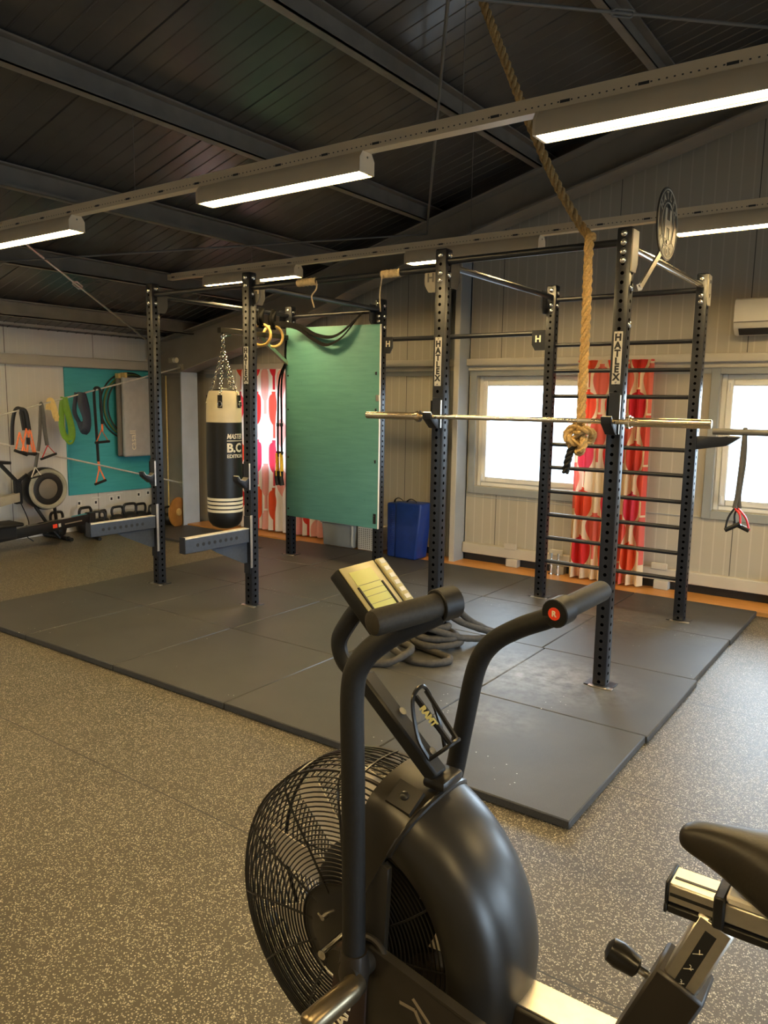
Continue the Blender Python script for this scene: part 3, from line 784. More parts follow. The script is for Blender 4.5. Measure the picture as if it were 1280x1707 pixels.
jcup('j_cup.003', PX['A'], 1.165, .93, 1.03, 'empty black bar hook on the leftmost rack post', 'bar hooks')
def safety(x, z0, z1, label):
    yf = Y1 - .040
    t = thing('safety_arm', (x, yf, z0), label, 'safety arm', 'safety spotter arms')
    y0 = .872
    MB().box(x - .03, x + .03, y0, yf - .013, z0, z1, .004).build('arm', 'armsteel', t)
    MB().box(x - .031, x + .031, y0 - .001, yf - .013, z1, z1 + .007, .002).build('liner', 'silver', t)
    MB().box(x - .031, x + .031, y0 - .008, y0, z0, z1 + .016, .002).build('end_stop', 'powder', t)
    for i in range(8):
        yy = y0 + .115 + i * .056; h = MB()
        h.cyl((x + .0295, yy, (z0 + z1) / 2), (x + .0312, yy, (z0 + z1) / 2), .014, 14)
        h.build('arm_hole', 'letterblack', t)
    MB().prism([(yf - .013, z0), (yf - .013, z0 - .17), (yf - .05, z0 - .17), (yf - .33, z0 - .04), (yf - .40, z0)], 'x', x - .004, x + .004).build('gusset', 'armsteel', t)
    MB().box(x - .034, x + .034, yf - .0125, yf - .0005, z0 - .26, z1 + .10, .002).build('back_plate', 'powder', t)
    MB().box(x + .041, x + .0445, yf - .014, Y1 - .03, z0 - .21, z1 + .11, .001).build('side_edge', 'alu', t)
safety(PX['B'], .565, .672, 'black safety arm sticking out below the punching bag')
safety(PX['A'], .555, .660, 'black safety arm on the leftmost post, in front of the kettlebells')

# ---- barbell
bb = thing('barbell', (-1.02, 1.455, 1.603), 'long shiny metal barbell without plates resting on the rack hooks', 'barbell')
yb_, zb_ = 1.455, 1.603
MB().cyl((-1.70, yb_, zb_), (-.335, yb_, zb_), .0145, 16).build('shaft', 'bar', bb)
for a, b, c in ((-2.123, -1.725, -1.69), (.10, -.31, -.345)):
    s = 1 if b > a else -1
    MB().tube([(a, yb_, zb_), (a + s * .004, yb_, zb_), (b, yb_, zb_)], [.0225, .025, .025], 20).build('sleeve', 'bar', bb)
    MB().cyl((b, yb_, zb_), (b + s * .010, yb_, zb_), .030, 20).cyl((b + s * .013, yb_, zb_), (b + s * .030, yb_, zb_), .037, 24).cyl((b + s * .030, yb_, zb_), (b + s * .036, yb_, zb_), .028, 20).build('collar', 'bar', bb)
    MB().cyl((a - s * .001, yb_, zb_), (a + s * .001, yb_, zb_), .017, 18).build('end_cap', 'silver', bb)
for a in (-1.5, -.62): MB().cyl((a, yb_, zb_), (a + .08, yb_, zb_), .0150, 16).build('knurl_mark', 'steel', bb)

# ---- teal plywood board hung on the two rear left posts
yb0 = Y2 - .041
bd = thing('plywood_board', (-3.93, yb0, .46), 'tall teal painted plywood board fixed across the rear rack posts', 'board')
bm_ = MB(); poly = [(-4.525, .472), (-3.322, .452), (-3.322, 2.425), (-4.525, 2.437)]
bm_.prism(poly, 'y', yb0 - .020, yb0, .0015).build('panel', 'teal', bd)
MB().prism([(-3.3225, .452), (-3.318, .452), (-3.318, 2.425), (-3.3225, 2.425)], 'y', yb0 - .021, yb0).build('edge', 'tealedge' if 'tealedge' in M else 'cream', bd)
sc_ = MB()
for x in (-4.50, -3.36):
    for z in (.55, 1.10, 1.6, 1.95): sc_.cyl((x, yb0 - .0235, z + (.03 if x > -4 else 0)), (x, yb0 - .019, z), .010, 8)
sc_.build('screw', 'blackgloss', bd)
MB().box(-3.375, -3.34, yb0 - .024, yb0 - .019, .50, .60, .002).build('latch', 'black', bd)
MB().box(-3.36, -3.325, yb0 - .026, yb0 - .019, 1.70, 1.76, .002).build('catch', 'steel', bd)

# ---- heavy bag
bc = Vector((bx, 2.37, 0))
bag = thing('punching_bag', (bx, 2.37, .45), 'black punching bag with cream top and white stripes hanging on chains', 'punching bag')
def prof(z0, z1, r, n=1): return [(r, z0), (r, z1)]
rb_ = .168
MB().lathe([(0, .445), (.07, .452), (.125, .475), (.158, .52), (rb_, .58), (rb_, .612)], bc, 'z', 40).build('bag_bottom', 'bagblack', bag)
st = MB()
st.lathe([(rb_ + .001, .612), (rb_ + .001, .760)], bc, 'z', 40).build('stripe_band', 'letterblack', bag)
st = MB()
for z in (.616, .654, .692, .730): st.lathe([(rb_ - .002, z), (rb_ + .003, z + .001), (rb_ + .003, z + .025), (rb_ - .002, z + .026)], bc, 'z', 40)
st.build('stripe', 'letter', bag)
MB().lathe([(rb_, .758), (rb_ + .003, .9), (rb_ + .004, 1.2), (rb_, 1.485), (0, 1.485)], bc, 'z', 40).build('bag_body', 'bagblack', bag)
MB().lathe([(rb_ + .002, 1.478), (rb_ + .001, 1.52), (rb_ - .003, 1.68), (rb_ - .018, 1.745), (rb_ - .03, 1.772), (rb_ - .05, 1.775), (0, 1.76)], bc, 'z', 40).build('bag_top', 'bagwhite', bag)
# text bent round the bag
va = math.atan2(-2.769 - 2.37, 1.028 - bx)
def bend(name, body, size, z, a_left, mat, sx=1., shear=0., bold=0., width=None):
    cu = bpy.data.curves.new('tmp', 'FONT'); cu.body = body; cu.size = size; cu.extrude = .0008; cu.align_x = 'LEFT'; cu.align_y = 'CENTER'; cu.shear = shear; cu.offset = bold; cu.resolution_u = 3
    t = bpy.data.objects.new('tmp', cu); COL.objects.link(t)
    bpy.context.view_layer.update()
    me = bpy.data.meshes.new_from_object(t.evaluated_get(bpy.context.evaluated_depsgraph_get()))
    bpy.data.objects.remove(t)
    bm2 = bmesh.new(); bm2.from_mesh(me); bpy.data.meshes.remove(me)
    xs_ = [v.co.x for v in bm2.verts]; w0 = max(xs_) - min(xs_); k = (width / w0) if width else sx; xm = min(xs_)
    bmesh.ops.subdivide_edges(bm2, edges=[e for e in bm2.edges if e.calc_length() * k > .02], cuts=2)
    for v in bm2.verts:
        r = rb_ + .0065 + v.co.z; a = a_left + (v.co.x - xm) * k / rb_
        v.co = Vector((bc.x + r * math.cos(a), bc.y + r * math.sin(a), z + v.co.y))
    mb = MB(); mb.bm.free(); mb.bm = bm2
    return mb.build(name, mat, bag)
al = va + math.radians(8)
bend('lettering', 'MASTER', .066, 1.345, al, 'letter', shear=.25, bold=.0015, width=.17)
bend('lettering', 'B.C', .115, 1.235, al, 'letter', bold=.004, width=.16)
bend('lettering', 'EDITION', .046, 1.158, al, 'letter', bold=.0012, width=.175)
mbx = MB()
for i in range(16):
    a = al + i / 15 * 1.05; 
pts = [(bc.x + (rb_ + .005) * math.cos(al + i / 14 * 1.05), bc.y + (rb_ + .005) * math.sin(al + i / 14 * 1.05), 1.305) for i in range(15)]
mbx.tube(pts, .004, 6).build('print_line', 'letter', bag)
# straps, d-rings and chains
ang = [va + math.radians(d) for d in (-12, 55, 150, 240)]
top = Vector((bx, 2.37, 2.165))
def chain(a, b, parent, n, name='chain'):
    a, b = Vector(a), Vector(b); d = (b - a).normalized(); mb = MB(); L = (b - a).length / n
    s1 = d.orthogonal().normalized(); s2 = d.cross(s1)
    for i in range(n):
        c = a + d * (L * (i + .5)); s = s1 if i % 2 else s2
        mb.tube([c + d * (L * .68 * math.sin(2 * PI * k / 10)) + s * (.011 * math.cos(2 * PI * k / 10)) for k in range(10)], .0042, 5, True)
    return mb.build(name, 'chrome', parent)
for a in ang:
    e = Vector((bc.x + (rb_ - .012) * math.cos(a), bc.y + (rb_ - .012) * math.sin(a), 1.77))
    o_ = Vector((bc.x + (rb_ + .006) * math.cos(a), bc.y + (rb_ + .006) * math.sin(a), 1.66))
    tdir = Vector((-math.sin(a), math.cos(a), 0))
    s_ = MB().bar(o_ + Vector((0, 0, -.045)), o_ + Vector((0, 0, .075)), .045, .010, (math.cos(a), math.sin(a), 0), .003).build('strap_tab', 'black', bag)
    mb = MB(); cc = o_ + Vector((.012 * math.cos(a), .012 * math.sin(a), -.01))
    mb.tube([cc + tdir * (.020 * math.cos(2 * PI * k / 14)) + Vector((0, 0, .026 * math.sin(2 * PI * k / 14))) for k in range(14)], .0045, 6, True).build('d_ring', 'bolt', s_)
    chain(e + Vector((0, 0, -.05)), top, bag, 19)
MB().ring((bx, 2.37, 2.185), .022, .005, 'y', 16, 6).build('top_ring', 'chrome', bag)
chain((bx, 2.37, 2.20), (bx, 2.37, 2.30), bag, 4)
MB().tube(smoothpts([(bx, 2.37, 2.315), (bx, 2.352, 2.30), (bx, 2.352, 2.275), (bx, 2.37, 2.262), (bx, 2.388, 2.275), (bx, 2.405, 2.29), (bx, 2.47, 2.305)], 4), .006, 6).build('hook', 'chrome', bag)
# dark funnel inside the bag mouth
MB().lathe([(.05, 1.80), (.10, 1.785), (.115, 1.765)], bc, 'z', 24).build('mouth_flap', 'black', bag)

# ---- gym rings on straps looped over the rear left bars
def ring_thing(px_, py_, rz, label, strap):
    t = thing('gymnastic_ring', (px_, py_, 2.33), label, 'gym ring', 'gymnastic rings')
    mb = MB(); c, s = math.cos(rz), math.sin(rz)
    mb.tube([(px_ + .103 * math.cos(2 * PI * k / 36) * c, py_ + .103 * math.cos(2 * PI * k / 36) * s, 2.335 + .103 * math.sin(2 * PI * k / 36)) for k in range(36)], .0145, 10, True).build('ring', 'woodring', t)
    MB().tube(smoothpts(strap, 6), .02, 6, flat=(.12, 1), up0=(0, -1, .3)).build('strap', 'webbing', t)
    bx_ = MB()
    for i in range(5): bx_.tube(smoothpts([(px_ + .01 * i - .02, py_ - .012, 2.43), (px_ + .012 * i - .025, py_ - .02 - .006 * i, 2.50), (px_ + .008 * i - .015, py_, 2.58)], 4), .026, 6, flat=(.4, 1))
    bx_.tube([(px_ + .02, py_ - .01, 2.60), (px_ + .0, py_, 2.40)], .036, 8, flat=(.4, 1))
    bx_.build('strap_bundle', 'webbing', t)
    MB().box(px_ - .022, px_ + .022, py_ - .04, py_ - .025, 2.45, 2.51, .004).build('buckle', 'chrome', t)
ring_thing(-4.50, 2.86, .35, 'wooden gym ring at the left of a hanging pair, seen broadside', [(-4.45, 3.0, 2.46), (-4.30, 3.17, 2.42), (-4.1, 3.2, 2.30), (-3.93, 3.2, 2.245), (-3.75, 3.2, 2.31), (-3.62, 3.22, 2.44), (-3.58, 3.30, 2.555)])
ring_thing(-4.50, 3.03, 1.10, 'wooden gym ring at the right of a hanging pair, seen edge-on beside the board', [(-4.43, 3.06, 2.47), (-4.28, 3.19, 2.44), (-4.1, 3.205, 2.355), (-3.9, 3.205, 2.32), (-3.75, 3.2, 2.36), (-3.60, 3.22, 2.47), (-3.56, 3.30, 2.555)])
# ---- suspension trainer hanging beside the board
sx_, sy_ = -4.555, 3.20
tr_ = thing('suspension_trainer', (sx_, sy_, .82), 'black suspension trainer with yellow grips hanging beside the teal board', 'suspension trainer')
for q in (-.032, .018):
    MB().tube(smoothpts([(sx_ + .03, sy_ + .05, 2.10), (sx_ + q * .7, sy_, 1.9), (sx_ + q, sy_ - .01, 1.5), (sx_ + q * 1.1, sy_ - .01, 1.10)], 5), .014, 6, flat=(.3, 1)).build('strap', 'webbing', tr_)
    MB().box(sx_ + q - .016, sx_ + q + .016, sy_ - .022, sy_, 1.42, 1.46, .004).box(sx_ + q - .018, sx_ + q + .018, sy_ - .024, sy_ + .002, 1.13, 1.16, .004).build('buckle', 'black', tr_)
    MB().tube([(sx_ + q * 1.1 - .006, sy_ - .015, 1.14), (sx_ + q * 1.2, sy_ - .015, 1.03), (sx_ + q * 1.2, sy_ - .015, .90)], .027, 6, flat=(.35, 1)).build('grip_strap', 'yellow', tr_)
    MB().tube([(sx_ + q * 1.2 - .01, sy_ - .015, .95), (sx_ + q * 1.2 - .012, sy_ - .015, .88), (sx_ + q * 1.2 + .006, sy_ - .015, .80)], .026, 8).build('foot_loop', 'black', tr_)
MB().tube(smoothpts([(sx_ + .03, sy_ + .05, 2.10), (sx_ + .02, sy_ + .055, 2.2), (sx_ + .035, sy_ + .06, 2.31)], 4), .022, 6, flat=(.4, 1)).build('anchor_strap', 'webbing', tr_)

# ---- climbing rope : three strands laid round a path
def laid(mb, pts, r, pitch=.16, strands=3, seg=6):
    P = [Vector(p) for p in pts]; L = [0]
    for a, b in zip(P, P[1:]): L.append(L[-1] + (b - a).length)
    u = Vector((1, 0, 0)); U = []
    for i in range(len(P)):
        t = (P[min(i + 1, len(P) - 1)] - P[max(i - 1, 0)]).normalized()
        u = (u - t * u.dot(t)).normalized(); U.append((u.copy(), t.cross(u)))
    for k in range(strands):
        q = []
        for p, (a, b), l in zip(P, U, L):
            ph = 2 * PI * (l / pitch + k / strands); q.append(p + a * (r * .58 * math.cos(ph)) + b * (r * .58 * math.sin(ph)))
        mb.tube(q, r * .50, seg)
def dense(pts, step):
    P = [Vector(p) for p in pts]; out = [P[0]]
    for a, b in zip(P, P[1:]):
        n_ = max(1, int((b - a).length / step))
        for i in range(1, n_ + 1): out.append(a.lerp(b, i / n_))
    return out
rope = thing('climbing_rope', (-.63, 1.5, 1.3), 'thick tan climbing rope draped over the right pull-up bar with a big knot', 'climbing rope')
ry = Y1 - .060
path = smoothpts([(-1.430, 1.62, 4.14), (-1.407, 1.61, 4.074), (-1.241, 1.61, 3.703), (-1.125, 1.61, 3.447), (-1.007, 1.62, 3.194), (-.876, 1.63, 2.942), (-.738, 1.63, 2.726), (-.665, 1.615, 2.645), (-.640, 1.56, 2.632), (-.634, 1.52, 2.60), (-.630, ry, 2.53), (-.627, ry, 2.286), (-.624, ry, 1.95), (-.621, ry - .01, 1.72), (-.622, ry - .01, 1.56)], 6)
mb = MB(); laid(mb, dense(path, .018), .027, .15); mb.build('rope', 'hemp', rope)
kn = MB(); kc = Vector((-.610, 1.465, 1.500)); kp = []
for i in range(48):
    t = 2 * PI * i / 48
    kp.append(kc + Vector(((math.sin(t) + 2 * math.sin(2 * t)) * .026, math.sin(3 * t) * .030, (math.cos(t) - 2 * math.cos(2 * t)) * .026)))
laid(kn, dense(kp + [kp[0]], .012), .024, .12)
laid(kn, dense(smoothpts([kc + Vector(v) for v in ((-.012, .0, .08), (-.055, -.01, .05), (-.06, -.01, 0), (-.045, 0, -.05))], 4), .012), .024, .12)
kn.build('knot', 'hemp', rope)
tl = MB(); laid(tl, dense(smoothpts([kc + Vector(v) for v in ((-.030, 0, -.035), (-.050, -.005, -.08), (-.060, -.01, -.13), (-.072, -.01, -.20))], 5), .012), .022, .10)
tl.build('taped_end', 'rubber', rope)
MB().box(-1.50, -1.36, 1.58, 1.66, zroof(-1.43) - .03, zroof(-1.43) + .0, .002).build('ceiling_mount', 'greysteel', rope)

# ---- band with handles on the side bar
hb_ = thing('resistance_band', (-.06, Y2, .78), 'grey resistance band with red-trimmed black handles hanging on the side bar by the right window', 'resistance band', 'resistance bands')
bxx = -.075
for q, yq in ((-.006, -.012), (.008, .012)):
    MB().tube(smoothpts([(bxx, Y2, 1.546), (bxx + .0, Y2 + yq, 1.52), (bxx + q, Y2 + yq, 1.3), (bxx - .012 + q * .8, Y2 + yq * .7, 1.06), (bxx - .016 + q * 2.2, Y2 + yq, .955)], 5), .015, 6, flat=(.35, 1)).build('band', 'darkband', hb_)
for q, yq, zz, tl_ in ((-.035, -.012, .785, .06), (.025, .012, .835, -.04)):
    p0 = Vector((bxx - .016 + q * .3, Y2 + yq, .955)); a_ = Vector((bxx + q - .045, Y2 + yq, zz)); b_ = Vector((bxx + q + .055, Y2 + yq, zz + tl_))
    MB().tube(smoothpts([p0, p0.lerp(a_, .5) + Vector((-.012, 0, .01)), a_], 4), .008, 6).build('handle_strap', 'black', hb_)
    MB().tube(smoothpts([p0, p0.lerp(b_, .5) + Vector((.015, 0, .01)), b_], 4), .008, 6).build('handle_strap', 'red', hb_)
    MB().cyl(a_, b_, .017, 12).build('grip', 'black', hb_)

# ---- battle rope wound round the foot of the middle front post
br = thing('battle_rope', (PX['C'], Y1, PT), 'dark sleeved battle rope wound round the foot of the middle front post', 'battle rope')
cx_, cy_ = PX['C'], Y1; rr_ = .023
pts = [(-1.33, 2.16, PT + rr_), (-1.37, 1.98, PT + .05), (-1.45, 1.78, .20), (-1.52, 1.66, .32), (-1.58, 1.62, .36)]
def coil(r0, r1, z0, z1, turns, a0, wob=.0):
    n_ = int(turns * 14)
    return [(cx_ + (r0 + (r1 - r0) * i / n_) * math.cos(a0 + 2 * PI * turns * i / n_) * (1 + wob * math.sin(i * 1.7)), cy_ + (r0 + (r1 - r0) * i / n_) * math.sin(a0 + 2 * PI * turns * i / n_) * (1 + wob * math.cos(i * 1.3)), z0 + (z1 - z0) * i / n_) for i in range(n_ + 1)]
pts += coil(.082, .10, .36, .17, 3.2, 1.2, .05)
pts += coil(.13, .19, .15, PT + rr_, 2.2, 1.2 + 2 * PI * .2, .06)
pts += [(-1.36, 1.36, PT + rr_), (-1.40, 1.20, PT + rr_), (-1.55, 1.17, PT + rr_), (-1.72, 1.22, PT + .05), (-1.86, 1.30, PT + .05), (-1.93, 1.20, PT + rr_), (-1.90, 1.06, PT + rr_), (-1.78, .98, PT + rr_), (-1.63, 1.02, PT + rr_), (-1.55, 1.13, PT + .07), (-1.60, 1.27, PT + .07), (-1.73, 1.33, PT + .06), (-1.80, 1.45, PT + .045)]
sp = smoothpts(pts, 3)
sp = dense(sp, .02)
MB().tube(sp, [rr_ * (1 + .09 * math.sin(i * 1.15) * math.sin(i * .31)) for i in range(len(sp))], 10).build('rope', 'battle', br)
p2_ = [(-1.27, 2.12, PT + rr_), (-1.33, 1.98, PT + .04), (-1.44, 1.76, .17), (-1.52, 1.65, .24), (-1.60, 1.69, .27), (-1.69, 1.64, .26), (-1.72, 1.55, .24), (-1.68, 1.46, .22), (-1.57, 1.44, .20), (-1.49, 1.50, .17), (-1.44, 1.62, .12), (-1.40, 1.78, PT + .04), (-1.37, 1.9, PT + rr_)]
sp = dense(smoothpts(p2_, 4), .02)
MB().tube(sp, [rr_ * (1 + .08 * math.sin(i * 1.3) * math.sin(i * .37)) for i in range(len(sp))], 10).build('rope_end', 'battle', br)
MB().box(cx_ + .045, cx_ + .10, cy_ - .06, cy_ - .0, .34, .40, .012, 2).build('sleeve_end', 'black', br)

# ---- things along the back wall
def curtain(x0, x1, y, z0, z1, folds, amp, mat, label, zlow=None):
    mb = MB(); n_, mz = folds * 10, 24; bm = mb.bm; uvs = {}
    V = []
    for i in range(n_ + 1):
        col = []; t = i / n_
        for j in range(mz + 1):
            s = j / mz; z = z1 + (z0 - z1) * s
            a = amp * (.55 + .6 * s) * (1 + .3 * math.sin(t * 9 + 1.3))
            x = x0 + (x1 - x0) * t + .012 * math.sin(3 * s + t * 17) * s
            yy = y + a * math.sin(2 * PI * folds * t + .8 * math.sin(t * 7) + .35 * s)
            v = bm.verts.new((x, yy, z)); uvs[v] = (t * (x1 - x0) * 1.18, z); col.append(v)
        V.append(col)
    uvl = bm.loops.layers.uv.new('UVMap')
    for i in range(n_):
        for j in range(mz):
            f = bm.faces.new((V[i][j], V[i][j + 1], V[i + 1][j + 1], V[i + 1][j]))
            for l in f.loops: l[uvl].uv = uvs[l.vert]
    t = thing('curtain', ((x0 + x1) / 2, y, z0), label, 'curtain', 'patterned curtains')
    mb.build('cloth', mat, t, smooth=180)
    MB().cyl((x0 - .05, YB - .045, z1 + .004), (x1 + .05, YB - .045, z1 + .004), .008, 8).build('curtain_rail', 'greysteel', t)
    return t
curtain(-6.37, -4.86, YB - .125, .055, 2.075, 13, .030, 'curtainL', 'backlit cream curtain with red and pink tree shapes behind the punching bag')
curtain(-1.72, -1.02, YB - .150, .050, 2.105, 8, .038, 'curtainR', 'cream and orange-red patterned curtain drawn in folds behind the ladder rungs')
ac = thing('air_conditioner', (.02, YB, 2.28), 'white wall-mounted air conditioner cut off by the right picture edge', 'air conditioner')
MB().prism([(YB, 2.29), (YB, 2.585), (YB - .14, 2.585), (YB - .175, 2.57), (YB - .19, 2.52), (YB - .19, 2.40), (YB - .165, 2.335), (YB - .11, 2.29)], 'x', -.39, .43, .008).build('housing', 'cream', ac)
MB().prism([(YB - .1905, 2.392), (YB - .1935, 2.392), (YB - .1935, 2.51), (YB - .1785, 2.568), (YB - .176, 2.565), (YB - .1905, 2.51)], 'x', -.385, .425).build('front_panel', 'cream', ac)
MB().prism([(YB - .170, 2.338), (YB - .120, 2.293), (YB - .124, 2.288), (YB - .174, 2.334)], 'x', -.35, .40).build('louver', 'letterblack', ac)
MB().box(-.385, .425, YB - .194, YB - .17, 2.386, 2.392).build('panel_gap', 'matedge', ac)
# blue folded pad
pad = thing('folding_mat', (-3.46, 3.95, PT), 'folded blue vinyl gym mat with black handles standing by the wall', 'folding mat')
def slab(xa, xb, ya, yb, z0, z1, tx, bev=.02):
    m = MB(); m.box(xa, xb, ya, yb, z0, z1, bev, 3)
    for v in m.bm.verts: v.co.x += (v.co.z - z0) * tx(v.co.x); v.co.y += (v.co.z - z0) * .01
    return m
slab(-3.66, -3.555, 3.90, 4.12, PT, .625, lambda x: .02 if x > -3.6 else -.02).build('panel', 'bluevinyl', pad)
slab(-3.55, -3.285, 3.885, 4.12, PT, .64, lambda x: .10 * (x + 3.55) / .265).build('panel', 'bluevinyl', pad)
wr = MB()
for i in range(22): wr.tube(smoothpts([(-3.615 + .03 * random.random(), 3.897, .12 + i * .021), (-3.60 + .03 * random.random(), 3.890, .125 + i * .021), (-3.585 + .02 * random.random(), 3.897, .118 + i * .021)], 3), .0035, 5)
wr.build('crease', 'bluevinyl', pad)
for xa, xb in ((-3.63, -3.50), (-3.47, -3.33)): MB().tube(smoothpts([(xa, 3.99, .615), (xa + .02, 3.98, .655), ((xa + xb) / 2, 3.975, .675), (xb - .02, 3.98, .655), (xb, 3.99, .62)], 5), .011, 6, flat=(.4, 1)).build('handle', 'black', pad)
# grey box and white crate behind the board
gb = thing('storage_box', (-4.42, 4.05, PT), 'grey plastic storage box standing below the teal board', 'storage box')
MB().prism([(-4.63, PT), (-4.19, PT), (-4.165, .30), (-4.655, .30)], 'y', 3.99, 4.20, .012).build('body', 'greybin', gb)
MB().box(-4.67, -4.15, 3.975, 4.215, .30, .325, .008).build('lid', 'greybin', gb)
MB().box(-4.215, -4.185, 3.980, 3.990, .06, .30, .004).build('rib', 'cratewhite', gb)
cr = thing('perforated_crate', (-3.99, 4.08, PT), 'white perforated plastic crate between grey box and blue mat', 'crate')
mb = MB(); mb.box(-4.135, -3.855, 4.00, 4.19, PT, .31, .008).build('body', 'cratewhite', cr)
mb = MB()
for i in range(9):
    for j in range(11): mb.box(-4.118 + i * .029, -4.104 + i * .029, 3.9985, 4.0005, .062 + j * .021, .074 + j * .021)
mb.build('perforation', 'matedge', cr)
# two short pipe stubs
for i, x in enumerate((-1.90, -1.83)):
    o = MB().cyl((x, YB - .14, .034), (x, YB - .14, .22), .010, 8).cyl((x, YB - .14, .10), (x, YB - .14, .125), .016, 8).cyl((x, YB - .14, .17), (x, YB - .14, .19), .018, 8).cyl((x, YB - .14, .22), (x, YB - .14, .25), .014, 8).cyl((x, YB - .14, .034), (x, YB - .14, .042), .03, 10)
    oo = o.build('valve_pipe', 'chrome', None, (x, YB - .14, .034))
    tag(oo, ('left' if i == 0 else 'right') + ' one of two short chrome pipes rising from the floor left of the curtain', 'pipe', 'chrome pipe stubs')

# ------------------------------------------------------------------ LEFT WALL
MB().box(XW + .001, XW + .022, 2.725, 4.02, .465, 2.058, .002).build('tmp', 'tealwall')
wb = bpy.data.objects['tmp']; wb.name = 'wall_board'; tag(wb, 'large turquoise wall board behind the hanging exercise bands and grey mats', 'wall board')
# grey mats hung on the board, hoops behind them
def hung(name, y0, y1, z0, z1, x0, x1, mat, label, letter=False):
    t = thing(name, (x0, (y0 + y1) / 2, z0), label, 'exercise mat', 'hanging exercise mats')
    MB().box(x0, x1, y0, y1, z0, z1, .028, 3).build('mat_body', mat, t)
    if letter: text('lettering', 'casall', (x1 + .001, y0 + .13, z0 + .22), (0, 0, 1), (0, -1, 0), .125, 'letter', t, ext=.0005, bold=.001)
    MB().box(x0 - .02, x1 + .01, y0 + .02, y0 + .06, z1 - .01, z1 + .055, .003).build('hanger', 'paleyellow', t)
    return t
hung('exercise_mat', 3.395, 3.93, .93, 1.955, XW + .085, XW + .13, 'matedge', 'brownish grey exercise mat hanging behind the front grey one')
hung('exercise_mat.001', 3.44, 3.97, .925, 1.965, XW + .135, XW + .20, 'matgrey', 'front light grey exercise mat with upright lettering on the turquoise board', True)
for i, (dy, r, m, l) in enumerate(((0, .44, 'hoop', 'dark hoop hanging outermost behind the grey mats'), (.02, .415, 'hoopgreen', 'green hoop hanging in the middle behind the grey mats'), (.045, .40, 'hoop', 'dark hoop hanging innermost behind the grey mats'))):
    o = MB().ring((XW + .0325 + i * .020, 3.645 + dy, 1.585), r, .011, 'x', 72, 8).build('hula_hoop', m, None, (XW + .03, 3.645, 1.585))
    tag(o, l, 'hoop', 'hoops on the wall')
# small white tags under the board
lbl = ['leftmost', 'second from the left', 'third from the left', 'fourth from the left', 'fifth from the left', 'rightmost']
for i, (y, z) in enumerate(((2.871, .355), (3.11, .345), (3.345, .371), (3.455, .376), (3.776, .39), (3.93, .40))):
    t = thing('wall_tag', (XW, y, z), 'small white number tag below the turquoise board, ' + lbl[i] + ' of six', 'tag', 'weight tags on the wall')
    MB().box(XW + .0005, XW + .004, y - .032, y + .032, z - .034, z + .034, .001).build('card', 'white', t)
    MB().box(XW + .004, XW + .005, y - .016, y + .012, z - .020, z + .014).build('print', 'letterblack', t)
    if i in (1, 2, 3): MB().box(XW + .0005, XW + .003, y - .06, y + .07, z + .052, z + .066).build('strip', 'white', t)
# bands over the upper brace
def bandthing(loc, label): return thing('resistance_band', loc, label, 'resistance band', 'bands hanging on the wall brace')
def strap(pts, w, mat, par, name='band', th=.3): return MB().tube(smoothpts(pts, 5), w * 1.25, 6, flat=(th, 1), up0=(1, 0, .01)).build(name, mat, par)
X_ = -7.14
def hang_pts(y, zs, dy=None, dx=.0):
    z0 = onrod1(y).z + .013
    return [(X_ + dx, y + (dy[i] if dy else 0), z) for i, z in enumerate([z0] + zs)]
def handle(c, w, h, par, tilt=0., strapmat='orange', gripmat='black', r=.016):
    """triangular stirrup hanging from point c"""
    c = Vector(c); a = c + Vector((.01, -w / 2, -h)); b = c + Vector((.01, w / 2, -h + tilt))
    MB().tube([c, a], .010, 6, flat=(.4, 1)).build('handle_strap', strapmat, par)
    MB().tube([c, b], .010, 6, flat=(.4, 1)).build('handle_strap', strapmat, par)
    MB().cyl(a + (a - b).normalized() * .012, b + (b - a).normalized() * .012, r, 10).build('grip', gripmat, par)
# 1 black tubes with orange stirrups
y = 1.80; z0 = onrod1(y).z
t = bandthing((X_, y, z0), 'black tube bands with a bunch of orange stirrups, leftmost on the wall brace')
strap([(X_, y - .10, z0 - .38), (X_ + .0, y - .085, z0 - .15), (X_, y - .05, z0 - .01), (X_, y, z0 + .016), (X_ + .012, y + .03, z0 - .05), (X_ + .01, y + .05, z0 - .22)], .018, 'black', t)
strap([(X_ + .012, y - .0, z0 + .016), (X_ + .03, y + .055, z0 - .02), (X_ + .03, y + .085, z0 - .22)], .018, 'black', t)
strap([(X_ + .02, y + .0, z0 - .02), (X_ + .03, y + .02, z0 - .22)], .014, 'black', t)
handle((X_ + .025, y + .055, z0 - .20), .14, .26, t, -.03); handle((X_ + .032, y + .09, z0 - .19), .10, .29, t, .0); handle((X_ + .015, y - .02, z0 - .24), .12, .20, t, -.05)
MB().box(X_ + .015, X_ + .045, y + .05, y + .085, z0 - .38, z0 - .30, .004).build('toggle', 'black', t)
# 2 long grey band with triangle handles
y = 2.055; z0 = onrod1(y).z
t = bandthing((X_, y, z0), 'long dark grey strap band with small triangle handles, second from left on the wall brace')
strap([(X_ - .005, y - .10, z0 - .70), (X_ - .005, y - .035, z0 - .40), (X_, y - .012, z0 - .1), (X_, y, z0 + .014), (X_ + .012, y + .012, z0 - .1), (X_ + .012, y + .025, z0 - .3), (X_ + .012, y + .045, z0 - .46)], .017, 'darkband', t)
handle((X_ + .012, y + .05, z0 - .46), .17, .15, t, .05, 'red', 'black', .014); handle((X_ - .005, y - .10, z0 - .70), .12, .12, t, .02, 'cream', 'black', .010)
